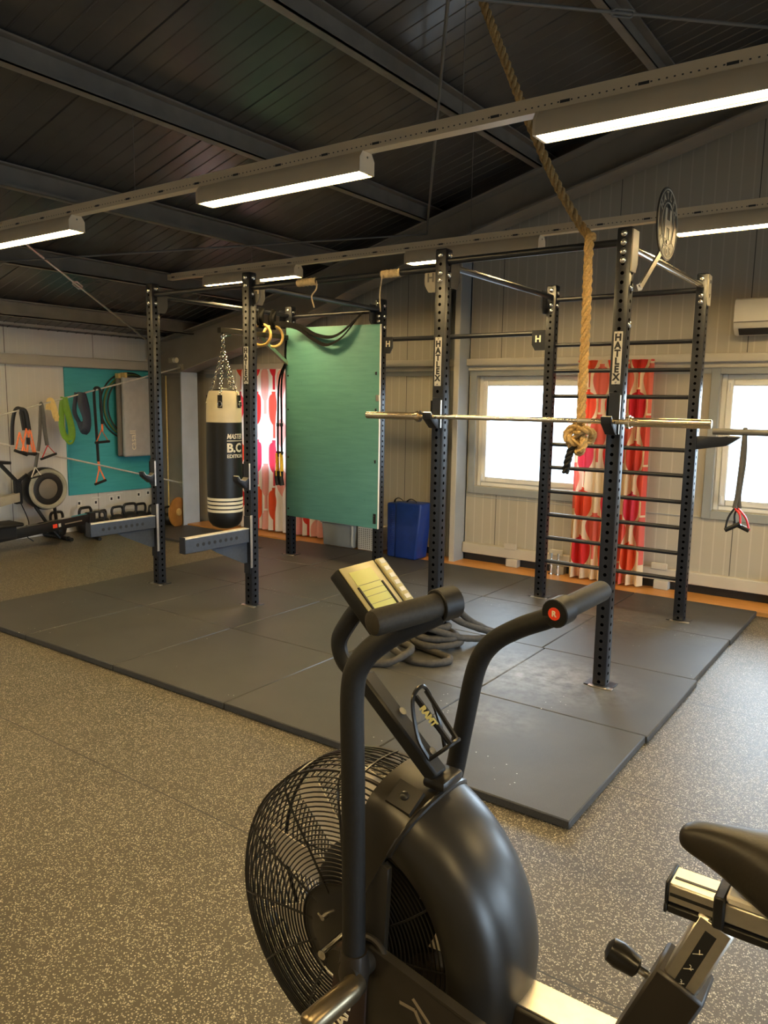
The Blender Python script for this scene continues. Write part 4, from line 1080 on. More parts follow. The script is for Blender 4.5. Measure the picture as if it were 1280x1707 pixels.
# 3 short yellow band
y = 2.175; z0 = onrod1(y).z
t = bandthing((X_, y, z0), 'short pale yellow band folded over the wall brace')
strap([(X_ - .01, y - .03, z0 - .09), (X_ - .005, y - .02, z0 + .0), (X_, y, z0 + .013), (X_ + .014, y + .02, z0 - .05), (X_ + .014, y + .05, z0 - .185)], .027, 'paleyellow', t)
MB().box(X_ + .010, X_ + .026, y + .025, y + .075, z0 - .22, z0 - .17, .003).build('tab', 'paleyellow', t)
# 4 green loop, 5 navy loop
y = 2.335; z0 = onrod1(y).z
t = bandthing((X_, y, z0), 'bright green loop band hanging left of the turquoise board')
strap([(X_, y + .0, z0 + .014), (X_ - .008, y - .025, z0 - .12), (X_ - .005, y - .035, z0 - .32), (X_, y + .0, z0 - .44), (X_ + .008, y + .06, z0 - .445), (X_ + .012, y + .075, z0 - .38), (X_ + .012, y + .06, z0 - .25), (X_ + .012, y + .02, z0 - .1), (X_ + .005, y + .005, z0 + .012)], .030, 'green', t)
strap([(X_ + .004, y + .01, z0 + .012), (X_ + .016, y + .055, z0 - .15), (X_ + .018, y + .105, z0 - .35), (X_ + .01, y + .10, z0 - .48), (X_, y + .05, z0 - .52), (X_ - .006, y + .0, z0 - .45), (X_ - .008, y - .03, z0 - .34)], .012, 'green', t)
y = 2.56; z0 = onrod1(y).z
t = bandthing((X_, y, z0), 'wide navy loop band hanging at the left edge of the turquoise board')
strap([(X_ - .01, y - .02, z0 - .36), (X_ - .01, y - .085, z0 - .22), (X_ - .005, y - .075, z0 - .08), (X_, y - .06, z0 + .014)], .022, 'navy', t)
strap([(X_, y + .01, z0 + .016), (X_ + .015, y + .0, z0 - .12), (X_ + .02, y + .05, z0 - .28), (X_ + .02, y + .035, z0 - .42), (X_ + .015, y + .0, z0 - .40)], .046, 'navy', t)
strap([(X_, y + .025, z0 + .014), (X_ + .01, y + .06, z0 - .15), (X_ + .012, y + .075, z0 - .33), (X_ + .012, y + .05, z0 - .43), (X_ + .01, y + .0, z0 - .42), (X_, y - .03, z0 - .33)], .032, 'navy', t)
# 6 black tube with two orange handles
y = 2.775; z0 = onrod1(y).z
t = bandthing((X_, y, z0), 'long black tube band with two orange stirrup handles in front of the turquoise board')
tp = [(X_ - .012, y - .01, z0 - .86), (X_ - .012, y - .02, z0 - .5), (X_ - .01, y - .035, z0 - .1), (X_ - .005, y - .03, z0 + .0), (X_, y - .0, z0 + .024), (X_ + .01, y + .03, z0 - .0), (X_ + .014, y + .035, z0 - .12), (X_ + .014, y + .045, z0 - .41)]
MB().tube(smoothpts(tp, 6), .017, 8).build('tube', 'black', t)
strap([(X_ + .016, y + .045, z0 - .40), (X_ + .016, y + .04, z0 - .50)], .012, 'orange', t, 'handle_strap'); handle((X_ + .016, y + .03, z0 - .48), .17, .15, t, .01)
strap([(X_ - .01, y - .01, z0 - .85), (X_ - .008, y - .0, z0 - .97)], .014, 'orange', t, 'handle_strap'); handle((X_ - .008, y - .0, z0 - .94), .13, .19, t, .035)

# ------------------------------------------------------------------ KETTLEBELLS, DISC, MATS
def kettlebell(h):
    """built at the origin, total height h"""
    root = bpy.data.objects.new('kettlebell', None); COL.objects.link(root); root.empty_display_size = .1
    R_ = h * .36
    MB().lathe([(0, 0), (R_ * .62, 0), (R_ * .86, h * .08), (R_, h * .26), (R_ * .98, h * .36), (R_ * .84, h * .50), (R_ * .55, h * .60), (R_ * .30, h * .63), (0, h * .635)], (0, 0, 0), 'z', 24).build('body', 'iron', root)
    w = R_ * .80
    MB().tube(smoothpts([(0, -w * .62, h * .50), (0, -w * .92, h * .64), (0, -w * .98, h * .80), (0, -w * .80, h * .925), (0, -w * .45, h * .955), (0, w * .45, h * .955), (0, w * .80, h * .925), (0, w * .98, h * .80), (0, w * .92, h * .64), (0, w * .62, h * .50)], 5), h * .055, 10).build('handle', 'iron', root)
    return root
kbs = [(2.46, .31, -7.60, .1, 'black kettlebell behind the flywheel stand of the rower'),
       (2.84, .33, -7.58, .15, 'largest black kettlebell by the wall, handle just above the rower rail end'),
       (2.975, .270, -7.50, -.5, 'black kettlebell behind the end of the safety arm, tilted handle'),
       (3.11, .260, -7.61, .4, 'smaller black kettlebell with handle seen just above the safety arm'),
       (3.295, .295, -7.56, .0, 'black kettlebell in the wall row below two white tags'),
       (3.46, .325, -7.52, -.1, 'tall black kettlebell in the middle of the wall row, handle highest'),
       (3.66, .30, -7.56, .1, 'wide-handled black kettlebell left of the leftmost rack post'),
       (3.79, .27, -7.50, .5, 'black kettlebell half hidden by the leftmost rack post'),
       (3.925, .255, -7.30, -.2, 'black kettlebell standing beside the brown wooden disc')]
for i, (y, h, x, rz, l) in enumerate(kbs):
    k = kettlebell(h); k.location = (x, y, 0); k.rotation_euler = (0, 0, rz)
    tag(k, l, 'kettlebell', 'kettlebells along the left wall')
d = thing('wooden_disc', (-7.035, 3.855, 0), 'round brown wooden disc leaning by the steel column beside a kettlebell', 'disc')
c = Vector((-7.035, 3.855, .203)); d.rotation_euler = (0, 0, math.radians(16))
MB().tube([c + Vector((-.010, 0, 0)), c + Vector((-.008, 0, 0)), c + Vector((.008, 0, 0)), c + Vector((.010, 0, 0))], [.193, .199, .199, .193], 48).build('board', 'cardwood', d)
MB().lathe([(.05, .010), (.045, .03), (.02, .04), (0, .042)], c, 'x', 24).build('hub', 'woodring', d)
mt = MB().box(-6.95, -5.95, 3.13, 3.93, 0, .030, .005).build('floor_mat', 'tile', None, (-6.45, 3.53, 0)); tag(mt, 'dark rubber floor mat in front of the steel column below the punching bag', 'floor mat')
mt = MB().box(-5.9, -4.99, 3.45, 3.97, 0, .020, .004).build('floor_mat', 'tile', None, (-5.45, 3.7, 0)); tag(mt, 'dark rubber floor mat along the wall behind the punching bag', 'floor mat')

# ------------------------------------------------------------------ ROWERS
ra = thing('rowing_machine', (-7.45, 1.4, 0), 'rowing machine with round grey flywheel cage and black monitor arm by the left wall', 'rowing machine', 'rowing machines')
fc = Vector((-7.44, 2.22, .622))
MB().lathe([(.0, -.10), (.20, -.10), (.238, -.07), (.25, -.02), (.25, .05), (.232, .085), (.215, .09), (0, .09)], fc, 'x', 40).build('flywheel_case', 'black', ra)
f2 = MB().lathe([(.235, .080), (.240, .100), (.225, .115), (.200, .112), (.186, .095), (.19, .085)], fc, 'x', 48, closed_prof=True).build('flywheel_ring', 'flycage', ra)
MB().lathe([(.186, .092), (.16, .10), (.120, .096), (.118, .088)], fc, 'x', 40).build('vent_ring', 'iron', ra)
MB().lathe([(.118, .090), (.09, .105), (.0, .110)], fc, 'x', 32).build('flywheel_cover', 'matedge', ra)
MB().bar((-7.44, 1.90, .47), (-7.44, 1.90, .74), .06, .075, (0, 1, 0), .004).bar((-7.44, 1.90, .72), (-7.44, 2.02, .80), .03, .03, (1, 0, 0)).build('upright_bracket', 'black', ra)
MB().bar((-7.44, 1.90, .72), (-7.44, 1.71, .935), .035, .045, (1, 0, 0), .004).build('monitor_arm', 'black', ra)
mm = MB().bar((-7.44, 1.58, .965), (-7.44, 1.79, .950), .20, .035, (0, 0, 1), .006).build('monitor', 'black', ra)
MB().prism([(1.90, .60), (1.90, .50), (.2, .20), (.2, .30)], 'x', -7.485, -7.395, .006).build('rail', 'beige', ra)
MB().tube([(-7.40, 2.08, .42), (-7.36, 2.20, .20), (-7.33, 2.33, .025)], .020, 8).build('leg', 'black', ra)
MB().tube([(-7.44, 2.34, .42), (-7.44, 2.36, .2), (-7.44, 2.37, .03)], .020, 8).build('leg', 'black', ra)
MB().tube([(-7.75 + .03, 2.36, .025), (-7.13, 2.36, .025)], .022, 8).cyl((-7.20, 2.36, .024), (-7.22, 2.36, .024), .03, 10).build('foot_bar', 'black', ra)
MB().tube([(-7.44, .25, .22), (-7.44, .2, .03)], .022, 8).cyl((-7.62, .2, .022), (-7.26, .2, .022), .022, 8).build('rear_foot', 'black', ra)
MB().box(-7.58, -7.30, .55, .82, .36, .40, .015, 2).build('seat', 'black', ra)
MB().tube(smoothpts([(-7.44, 1.92, .50), (-7.40, 1.99, .25), (-7.41, 1.96, .10), (-7.39, 2.03, .02)], 5), .006, 6).build('cable', 'black', ra)
rb2 = thing('rowing_machine', (-7.1, 1.4, 0), 'black rowing machine whose long rail crosses the lower left in front of the kettlebells', 'rowing machine', 'rowing machines')
xr = -7.05
MB().prism([(2.575, .325), (2.575, .215), (.40, .055), (.40, .165)], 'x', xr - .045, xr + .045, .004).build('rail', 'black', rb2)
MB().prism([(2.50, .329), (2.50, .3225), (.40, .167), (.40, .1735)], 'x', xr - .020, xr + .046).build('rail_track', 'chrome', rb2)
MB().box(xr - .055, xr + .055, 2.52, 2.60, .05, .335, .006).build('rail_end', 'black', rb2)
MB().tube([(xr - .30, 2.68, .022), (xr - .05, 2.62, .03), (xr + .12, 2.60, .022)], .022, 8).bar((xr, 2.56, .08), (xr, 2.63, .02), .08, .03).build('rear_foot', 'black', rb2)
MB().box(xr - .15, xr + .15, 1.36, 1.66, .295, .335, .018, 3).build('seat', 'rubber', rb2)
MB().box(xr - .06, xr + .06, 1.40, 1.62, .16, .30, .006).build('seat_carriage', 'black', rb2)
sl = (.325 - .165) / (2.575 - .40)
ex = Vector((0, 1, sl)).normalized(); ey = Vector((0, -sl, 1)).normalized()
MB().bar((xr + .0457, 2.12, .165 + sl * 1.72 - .055), (xr + .0457, 2.15, .165 + sl * 1.75 - .055), .0006, .040, (0, 0, 1)).build('logo_mark', 'cream', rb2)
MB().bar((xr + .0457, 2.05, .165 + sl * 1.65 - .055), (xr + .0457, 2.105, .165 + sl * 1.705 - .055), .0006, .045, (0, 0, 1)).build('logo_patch', 'redlogo', rb2)
MB().bar((xr + .0455, 2.20, .165 + sl * 1.8 - .055), (xr + .0455, 2.42, .165 + sl * 2.02 - .055), .0006, .014, (0, 0, 1)).build('decal_strip', 'letterdim', rb2)
MB().tube([(xr, .75, .19), (xr, .42, .03)], .022, 8).cyl((xr - .22, .42, .022), (xr + .22, .42, .022), .022, 8).build('front_foot', 'black', rb2)
# wall bracket and fixings on the column web are part of the braces ; small camera-like sensor on the column
sn = thing('wall_sensor', (-7.2, 4.03, 2.2), 'small white sensor fixed on the dark steel haunch beside the leftmost post', 'sensor')
MB().box(-7.33, -7.24, 3.99, 4.055, 2.165, 2.235, .008).build('housing', 'beige', sn)
MB().cyl((-7.24, 4.02, 2.20), (-7.19, 4.02, 2.20), .035, 16).build('head', 'cream', sn)
# cable and pipe on the column web
pp = MB().cyl((-7.42, 4.02, .0), (-7.42, 4.02, 2.0), .010, 8).build('wall_pipe', 'paleyellow', None, (-7.42, 4.02, 0)); tag(pp, 'thin yellowish pipe running down the dark steel column behind the leftmost post', 'pipe')
M['pegmetal'] = simple('worn_peg_metal', (.20, .16, .10), .30, .85, .2, 20)

# ------------------------------------------------------------------ AIR BIKE (foreground)
YM = -1.5
bk = thing('air_bike', (.35, YM, 0), 'black air bike with caged fan, shroud and long handles in the foreground', 'air bike')
FC = Vector((.125, YM, .580)); FR = .335
# cage : near and far faces of concentric wires, rim rings, spokes
def cage(sgn, name, spiral):
    mb = MB(); yf_ = lambda r: YM + sgn * (.070 + .045 * math.sqrt(max(0, 1 - (r / FR) ** 3.2)))
    N = 25
    for i in range(N):
        r = .105 + (FR - .105) * i / (N - 1)
        mb.ring((FC.x, yf_(r), FC.z), r, .0019 if i < N - 1 else .0035, 'y', 72, 4)
    for k in range(12):
        a = 2 * PI * k / 12 + (.13 if sgn > 0 else 0)
        tw = .20 * spiral
        p = [(FC.x + r * math.cos(a + tw * (r - .1) / FR), yf_(r) + sgn * .001, FC.z + r * math.sin(a + tw * (r - .1) / FR)) for r in (.08, .13, .18, .23, .28, .315, FR)]
        mb.tube(p, .0026, 4)
    mb.lathe([(0, .0), (.085, .0), (.092, .004), (.11, .003), (.112, 0)], (FC.x, yf_(.1) + sgn * .004, FC.z), 'y', 32)
    o = mb.build(name, 'blackgloss', bk); return o, yf_
cg, yfn = cage(-1, 'fan_cage', 1); cg2, _ = cage(1, 'fan_cage', -1)
mb = MB()
for i in range(9): mb.ring((FC.x, YM - .066 + i * .0165, FC.z), FR + .004 * math.sin(PI * (i + .3) / 8.6) * 2.2, .0022, 'y', 72, 4)
for k in range(12):
    a = 2 * PI * k / 12
    mb.tube([(FC.x + (FR + .002 + .007 * math.sin(PI * t)) * math.cos(a), YM - .072 + .144 * t, FC.z + (FR + .002 + .007 * math.sin(PI * t)) * math.sin(a)) for t in (0, .25, .5, .75, 1)], .003, 4)
mb.build('cage_rim', 'blackgloss', bk)
# fan : hub and flat paddles
hub = MB().lathe([(0, -.060), (.08, -.060), (.125, -.045), (.160, -.01), (.160, .035), (.12, .05), (0, .05)], FC, 'y', 40).build('fan_hub', 'black', bk)
MB().lathe([(0, -.066), (.07, -.066), (.095, -.054)], FC, 'y', 40).build('hub_disc', 'framered', bk)
NB = 9
for k in range(NB):
    a = 2 * PI * k / NB + math.radians(12); ca, sa = math.cos(a), math.sin(a); b = MB()
    e = Vector((ca, 0, sa)); t = Vector((-sa, 0, ca))
    tw = math.radians(22); w = t * math.cos(tw) + Vector((0, 1, 0)) * math.sin(tw)
    P = [e * .14 - w * .052, e * .14 + w * .052, e * .296 + w * .078, e * .310 + w * .05, e * .310 - w * .066]
    nrm = e.cross(w).normalized() * .0012
    A = [b.bm.verts.new(FC + p + nrm) for p in P]; B = [b.bm.verts.new(FC + p - nrm) for p in P]
    b.bm.faces.new(A); b.bm.faces.new(B[::-1])
    for i in range(5): b.bm.faces.new((A[i], B[i], B[(i + 1) % 5], A[(i + 1) % 5]))
    b.build('fan_blade', 'fanblade', bk)
MB().cyl((FC.x, YM - .19, FC.z), (FC.x, YM + .19, FC.z), .010, 10).build('axle', 'chrome', bk)
MB().cyl((FC.x - .045, YM - .135, FC.z + .03), (FC.x - .045, YM - .118, FC.z + .03), .006, 10).bar((FC.x - .055, YM - .136, FC.z + .040), (FC.x - .043, YM - .134, FC.z + .028), .003, .005).build('hub_bolt', 'bolt', bk)
MB().cyl((FC.x - .02, YM - .13, FC.z - .035), (FC.x - .02, YM - .115, FC.z - .035), .006, 8).build('hub_bolt', 'bolt', bk)
# shroud : rounded rear cover swept round the axle
prof = []
for i in range(15):
    t = PI * i / 14; prof.append((.258 + (.366 - .258) * (math.sin(t) ** .62), -.128 * math.cos(t)))
inner = [(r - .006, h * .95) for r, h in prof[::-1]]
a0, a1 = math.radians(-64), math.radians(63)
sh = MB().lathe(prof + inner, FC, 'y', 40, a0, a1, closed_prof=True).build('shroud', 'fender', bk, smooth=60)
ml = MB().tube([FC + Vector(((r + .002) * math.cos(a1), h, (r + .002) * math.sin(a1))) for r, h in prof], .0065, 8).build('shroud_rim', 'blackgloss', sh)
# front fork band over the top of the cage down both sides to the axle
fk = []
for i in range(15):
    t = PI * i / 14; fk.append((.17 + (.388 - .17) * (math.sin(t) ** .5), -.140 * math.cos(t)))
def band(pf, aa, ab, nm, mat):
    inn = [(r - .006, h * .96) for r, h in pf[::-1]]
    return MB().lathe(pf + inn, FC, 'y', 10, aa, ab, closed_prof=True).build(nm, mat, bk, smooth=60)
pf_ = [(.13, -.137), (.18, -.138), (.225, -.137), (.262, -.132)]
pf_ += [(.272 + .092 * (math.sin(PI * i / 14) ** .6), -.131 * math.cos(PI * i / 14)) for i in range(1, 14)] + [(r, -h) for r, h in pf_[::-1]]
band(pf_, math.radians(63.4), math.radians(80), 'cage_saddle', 'forkmetal')
for s in (-1, 1):
    yy = YM + s * .130
    MB().prism([(FC.x + u_, FC.z + v_) for u_, v_ in ((.035, -.05), (.032, .03), (.040, .11), (.050, .19), (.056, .225), (.122, .205), (.120, .17), (.118, .12), (.116, .07), (.115, 0), (.10, -.04))], 'y', yy - .005, yy + .010, .003).build('fork', 'forkmetal', bk)
pt = FC + Vector((.122, -.080, .331)); nn = Vector((.22, -.55, .80)).normalized(); ux = Vector((.96, .05, -.26)); ux = (ux - nn * ux.dot(nn)).normalized(); uy = nn.cross(ux)
q = MB()
A = [q.bm.verts.new(pt + ux * a + uy * b + nn * .010) for a, b in ((-.028, -.026), (.028, -.026), (.028, .026), (-.028, .026))]
B = [q.bm.verts.new(pt + ux * a + uy * b - nn * .002) for a, b in ((-.030, -.028), (.030, -.028), (.030, .028), (-.030, .028))]
q.bm.faces.new(A); q.bm.faces.new(B[::-1])
for i in range(4): q.bm.faces.new((A[i], B[i], B[(i + 1) % 4], A[(i + 1) % 4]))
pl = q.build('cover_plate', 'forkmetal', bk)
MB().tube([pt + nn * .008, pt + nn * .014, pt + nn * .018], [.010, .009, .004], 12).build('plate_bolt', 'blackgloss', pl)
# console mast, curved stalk and console
MB().bar((.285, YM - .02, .945), (.095, YM - .02, 1.112), .034, .042, (0, 1, 0), .005).build('console_mast', 'black', bk)
MB().tube(smoothpts([(.10, YM - .02, 1.108), (.045, YM - .02, 1.130), (.028, YM - .02, 1.175), (.055, YM - .02, 1.225), (.085, YM - .02, 1.262)], 6), .020, 10, flat=(1, .7)).build('console_stalk', 'black', bk)
MB().box(.262, .315, YM - .045, YM + .035, .925, .948, .009, 2).build('mast_foot', 'blackgloss', bk)
TL, TR, BL = Vector((.084, -1.60, 1.357)), Vector((.052, -1.475, 1.352)), Vector((.171, -1.60, 1.272))
vx = Vector((0, 1, 0)); vy = (TL - BL).normalized(); vn = vx.cross(vy).normalized()
if vn.x < 0: vn = -vn
O = TL
def cpt(a, b, c): return O + vx * a - vy * b + vn * c
def cbox(a0_, a1_, b0_, b1_, c0_, c1_, bev=.003):
    m = Matrix(((vx.x, -vy.x, vn.x, 0), (vx.y, -vy.y, vn.y, 0), (vx.z, -vy.z, vn.z, 0), (0, 0, 0, 1)))
    c = cpt((a0_ + a1_) / 2, (b0_ + b1_) / 2, (c0_ + c1_) / 2)
    mb = MB(); mb._box(Matrix.Translation(c) @ m @ Matrix.Diagonal((abs(a1_ - a0_), abs(b1_ - b0_), abs(c1_ - c0_), 1)), bev, 2); return mb
Lc = (TL - BL).length + .04
cn = cbox(0, .15, 0, Lc, -.030, 0, .006).build('console', 'black', bk)
cbox(.003, .118, .003, Lc - .003, 0, .003, .0015).build('console_face', 'consoleface', cn)
cbox(.020, .095, .018, Lc - .02, .003, .0040, .0005).build('lcd', 'lcd', cn)
cbox(.122, .150, .004, Lc - .003, 0, .008, .003).build('key_panel', 'consoleface', cn)
mk = MB()
for b_ in (.052, .066, .080, .098): 
    mk._box(cbox(.020, .095, b_, b_ + .0008, .004, .0043, 0).bm and Matrix.Translation(cpt(.0575, b_, .0042)) @ Matrix(((vx.x, -vy.x, vn.x, 0), (vx.y, -vy.y, vn.y, 0), (vx.z, -vy.z, vn.z, 0), (0, 0, 0, 1))) @ Matrix.Diagonal((.075, .0009, .0004, 1)))
mk.build('lcd_line', 'matedge', cn)
kk = MB()
for i in range(7): kk._box(Matrix.Translation(cpt(.136, .014 + i * .0185, .0082)) @ Matrix(((vx.x, -vy.x, vn.x, 0), (vx.y, -vy.y, vn.y, 0), (vx.z, -vy.z, vn.z, 0), (0, 0, 0, 1))) @ Matrix.Diagonal((.016, .010, .001, 1)))
kk.build('key', 'cream', cn)
# side shadows of the raised frame, modelled as two dark rails beside the display
cbox(.014, .020, .055, Lc - .012, .003, .006, .001).build('bezel_shadow', 'black', cn); cbox(.095, .101, .055, Lc - .012, .003, .006, .001).build('bezel_shadow', 'black', cn)
# bottle cage on the mast
cgb = MB()
c0 = Vector((.215, YM - .01, 1.000)); dm = Vector((-.75, 0, .66)).normalized(); dn = Vector((.66, 0, .75)).normalized(); dy = Vector((0, 1, 0))
def bp_(a, b, c): return c0 + dm * a + dn * b + dy * c
cgb.tube(smoothpts([bp_(-.055, .03, -.03), bp_(-.01, .05, -.042), bp_(.05, .085, -.030), bp_(.065, .10, .0), bp_(.05, .085, .030), bp_(-.01, .05, .042), bp_(-.055, .03, .03)], 5), .0045, 6)
cgb.tube(smoothpts([bp_(-.055, .03, .03), bp_(-.06, .075, .025), bp_(-.06, .085, 0), bp_(-.06, .075, -.025), bp_(-.055, .03, -.03)], 4), .0045, 6)
cgb.tube([bp_(.055, .09, .02), bp_(-.06, .082, .012)], .005, 6)
cgb.tube([bp_(.055, .09, -.02), bp_(-.06, .082, -.012)], .006, 6)
cgb.box(0, .001, 0, .001, 0, .001) if False else None
cgo = cgb.build('bottle_cage', 'blackgloss', bk)
MB().bar(bp_(-.06, .012, 0), bp_(.07, .012, 0), .028, .014, dn, .004).build('cage_mount', 'black', cgo)
for q_ in (.055, -.045): MB().cyl(bp_(q_, .018, 0), bp_(q_, .026, 0), .009, 12).build('cage_bolt', 'bolt', cgo)
tx = (bp_(.052, .09, -.02) - bp_(-.05, .083, -.013)).normalized()
text('lettering', 'RAMT', bp_(.008, .0885, -.024), -tx, Vector((0, .55, 0)) + dn * .9 - tx * tx.dot(Vector((0, .55, 0)) + dn * .9), .017, 'letteryellow', cgo, bold=.001)
# moving handles
def handles(pts, grip, name):
    h = MB().tube(smoothpts(pts, 7), .0225, 16).build(name, 'foam' if False else 'rubber', bk)
    a, b = Vector(grip[0]), Vector(grip[1]); d_ = (b - a).normalized()
    MB().tube([a - d_ * .022, a - d_ * .020, a + d_ * .020, a + d_ * .022], [.0285, .0305, .0305, .0285], 20).build('grip_collar', 'black', h)
    MB().tube([a + d_ * .020, b - d_ * .010, b - d_ * .003, b], [.0235, .0235, .021, .014], 18).build('grip', 'foam', h)
    return h, a, d_
nh, ga, gd = handles([(.215, -1.700, .590), (.212, -1.70, .80), (.208, -1.70, 1.00), (.205, -1.70, 1.165), (.222, -1.690, 1.225), (.262, -1.665, 1.268), (.308, -1.635, 1.298), (.335, -1.615, 1.315)], ((.338, -1.600, 1.328), (.288, -1.760, 1.318)), 'handle')
fh, gb_, gd2 = handles([(.150, -1.300, .60), (.195, -1.30, .82), (.222, -1.30, .972), (.248, -1.30, 1.105), (.285, -1.30, 1.168), (.345, -1.30, 1.212), (.405, -1.30, 1.243), (.432, -1.30, 1.258)], ((.437, -1.302, 1.266), (.460, -1.110, 1.278)), 'handle')
cc = gb_ - gd2 * .0225
bd_ = MB().cyl(cc + gd2 * .002, cc - gd2 * .0010, .0135, 20).build('badge', 'redlogo', fh)
ezz = -gd2; uxx = Vector((0, 0, 1)).cross(ezz).normalized(); uyy = ezz.cross(uxx)
text('badge_mark', 'R', cc - gd2 * .0014, uxx, uyy, .017, 'letter', fh, bold=.0004)
# pivot clamp, foot peg, crank
MB().tube([(.215, -1.700, .640), (.215, -1.700, .600), (.215, -1.700, .560)], [.026, .032, .026], 16).build('handle_socket', 'frameblack', bk)
MB().cyl((.215, -1.645, .600), (.215, -1.725, .600), .028, 18).ring((.222, -1.655, .605), .036, .007, 'y', 28, 8).cyl((.16, -1.64, .57), (.16, -1.68, .57), .03, 16).build('pivot', 'forkmetal', bk)
MB().tube([(.232, -1.715, .592), (.236, -1.735, .590), (.218, -1.835, .577), (.217, -1.84, .576)], [.022, .023, .023, .019], 16).build('foot_peg', 'pegmetal', bk)
# lower frame : near strut with lettering, inclined chain guard, spine, seat tube
MB().prism([(FC.x + .10, FC.z + .02), (FC.x + .02, FC.z + .02), (FC.x - .045, .05), (FC.x + .075, .05)], 'y', YM - .170, YM - .150, .005).build('front_strut', 'framered', bk)
tdir = Vector((.22, 0, .97)).normalized()
text('lettering', 'FTMARK', Vector((.158, YM - .1708, .425)), tdir, Vector((-.97, 0, .22)), .046, 'letter', bk, bold=.0006, align='CENTER')
MB().prism([(.18, .635), (.24, .622), (.47, .578), (.64, .545), (.64, .42), (.45, .40), (.20, .46)], 'y', YM - .165, YM - .148, .004).build('chain_guard', 'frameblack', bk)
MB().bar((.225, YM - .157, .628), (.64, YM - .157, .548), .020, .006, (0, 0, 1)).build('guard_edge', 'forkmetal', bk)
chv = MB()
g0 = Vector((.335, YM - .1658, .53))
for (a, b), (c, d_) in (((-.035, .018), (.0, .018)), ((.0, .018), (.03, -.03)), ((.03, -.03), (.075, -.03)), ((-.005, .04), (.045, -.005)), ((.045, -.005), (.085, .0))):
    chv.bar(g0 + Vector((a, 0, b)), g0 + Vector((c, 0, d_)), .0006, .007, (0, 0, 1))
chv.build('chevron_mark', 'letterdim', bk)
MB().box(.12, .98, YM - .045, YM + .045, .46, .548, .006).build('main_frame', 'frameblack', bk)
MB().box(.47, .70, YM - .040, YM + .040, .548, .5525, .002).build('frame_top_plate', 'alu', bk)
MB().bar((.655, YM, .44), (.775, YM, .735), .086, .086, (0, 1, 0), .005).build('seat_tube', 'frameblack', bk)
sp0, sp1 = Vector((.745, YM, .66)), Vector((.822, YM, .862))
spo = MB().bar(sp0, sp1, .058, .070, (0, 1, 0), .004).build('seat_post', 'alu', bk)
dp = (sp1 - sp0).normalized(); sd = Vector((0, 1, 0)); pn = dp.cross(sd).normalized()
MB().bar(sp0 + dp * .045 + Vector((0, -.0355, 0)), sp1 - dp * .02 + Vector((0, -.0355, 0)), .019, .0012, (0, 1, 0)).build('scale_strip', 'letterblack', spo)
for i, z in enumerate((.155, .120, .085, .055)): text('lettering', '%d' % (i + 1), sp0 + dp * z + Vector((0, -.0364, 0)), Vector((.93, 0, .36)), dp, .013, 'letter', spo, ext=.0002)
sl_ = MB()
for z in (.148, .113, .078): sl_.bar(sp0 + dp * z + Vector((-.008, -.0363, -.0)), sp0 + dp * z + Vector((.008, -.0363, .006)), .0004, .0012, (0, 0, 1))
sl_.build('scale_mark', 'letter', spo)
# adjuster knob
kd = Vector((-.93, -.12, .36)).normalized(); kb0 = Vector((.742, YM, .690))
MB().cyl(kb0, kb0 + kd * .055, .0075, 12).cyl(kb0, kb0 + kd * .018, .013, 12).build('knob_shaft', 'chrome', bk)
MB().tube([kb0 + kd * z for z in (.048, .052, .085, .102, .108)], [.012, .019, .024, .021, .010], 18).build('adjuster_knob', 'blackgloss', bk)
# seat slide rail and saddle
rl = MB().box(.742, 1.20, YM - .030, YM + .030, .868, .902, .003).build('seat_rail', 'alu', bk)
gr = MB(); gr.box(.746, .818, YM - .0305, YM + .0305, .881, .887).box(.748, .818, YM - .010, YM - .004, .9015, .9030); gr.build('rail_groove', 'letterblack', rl)
MB().box(.738, .744, YM - .032, YM + .032, .866, .905, .002).build('rail_cap', 'black', rl)
MB().box(.744, 1.20, YM - .034, YM + .034, .852, .866, .002).build('rail_base', 'blackgloss', rl)
MB().box(.738, .7435, YM - .035, YM + .035, .850, .866, .002).build('base_cap', 'black', rl)
MB().box(.815, .832, YM - .040, YM + .040, .858, .914, .003).build('rail_clamp', 'black', rl)
MB().box(.832, .985, YM - .032, YM + .032, .902, .918, .004).cyl((.895, YM - .012, .918), (.895, YM - .012, .922), .009, 12).build('slide_block', 'cream', rl)
text('lettering', '5 4 3 2 1 0 1 2', (.94, YM - .0345, .859), (1, 0, 0), (0, 0, 1), .012, 'letter', rl, ext=.0002)
secs = []   # x, half width, top z, bottom z, edge drop
for x, hw, zt, zb in ((.748, .006, .985, .972), (.752, .018, .995, .963), (.765, .026, 1.004, .956), (.79, .030, 1.010, .948), (.82, .036, 1.014, .936), (.86, .050, 1.018, .916), (.90, .074, 1.022, .900), (.95, .103, 1.028, .895), (1.0, .122, 1.036, .900), (1.05, .125, 1.046, .915), (1.085, .105, 1.050, .940), (1.10, .06, 1.045, .970)):
    secs.append((x, hw, zt, zb))
sb = MB(); V = []
for x, hw, zt, zb in secs:
    ring_ = []
    for k in range(20):
        a = 2 * PI * k / 20; cy = math.cos(a); sz = math.sin(a)
        yy = hw * (abs(cy) ** .75) * (1 if cy >= 0 else -1); zm = (zt + zb) / 2; hz = (zt - zb) / 2
        ring_.append(sb.bm.verts.new((x, YM + yy, zm + hz * (abs(sz) ** .8) * (1 if sz >= 0 else -1))))
    V.append(ring_)
for a, b in zip(V, V[1:]):
    for k in range(20): sb.bm.faces.new((a[k], b[k], b[(k + 1) % 20], a[(k + 1) % 20]))
sb.bm.faces.new(V[0]); sb.bm.faces.new(V[-1][::-1])
so = sb.build('saddle', 'seatvinyl', bk, smooth=80)
md = so.modifiers.new('sub', 'SUBSURF'); md.levels = 1; md.render_levels = 2
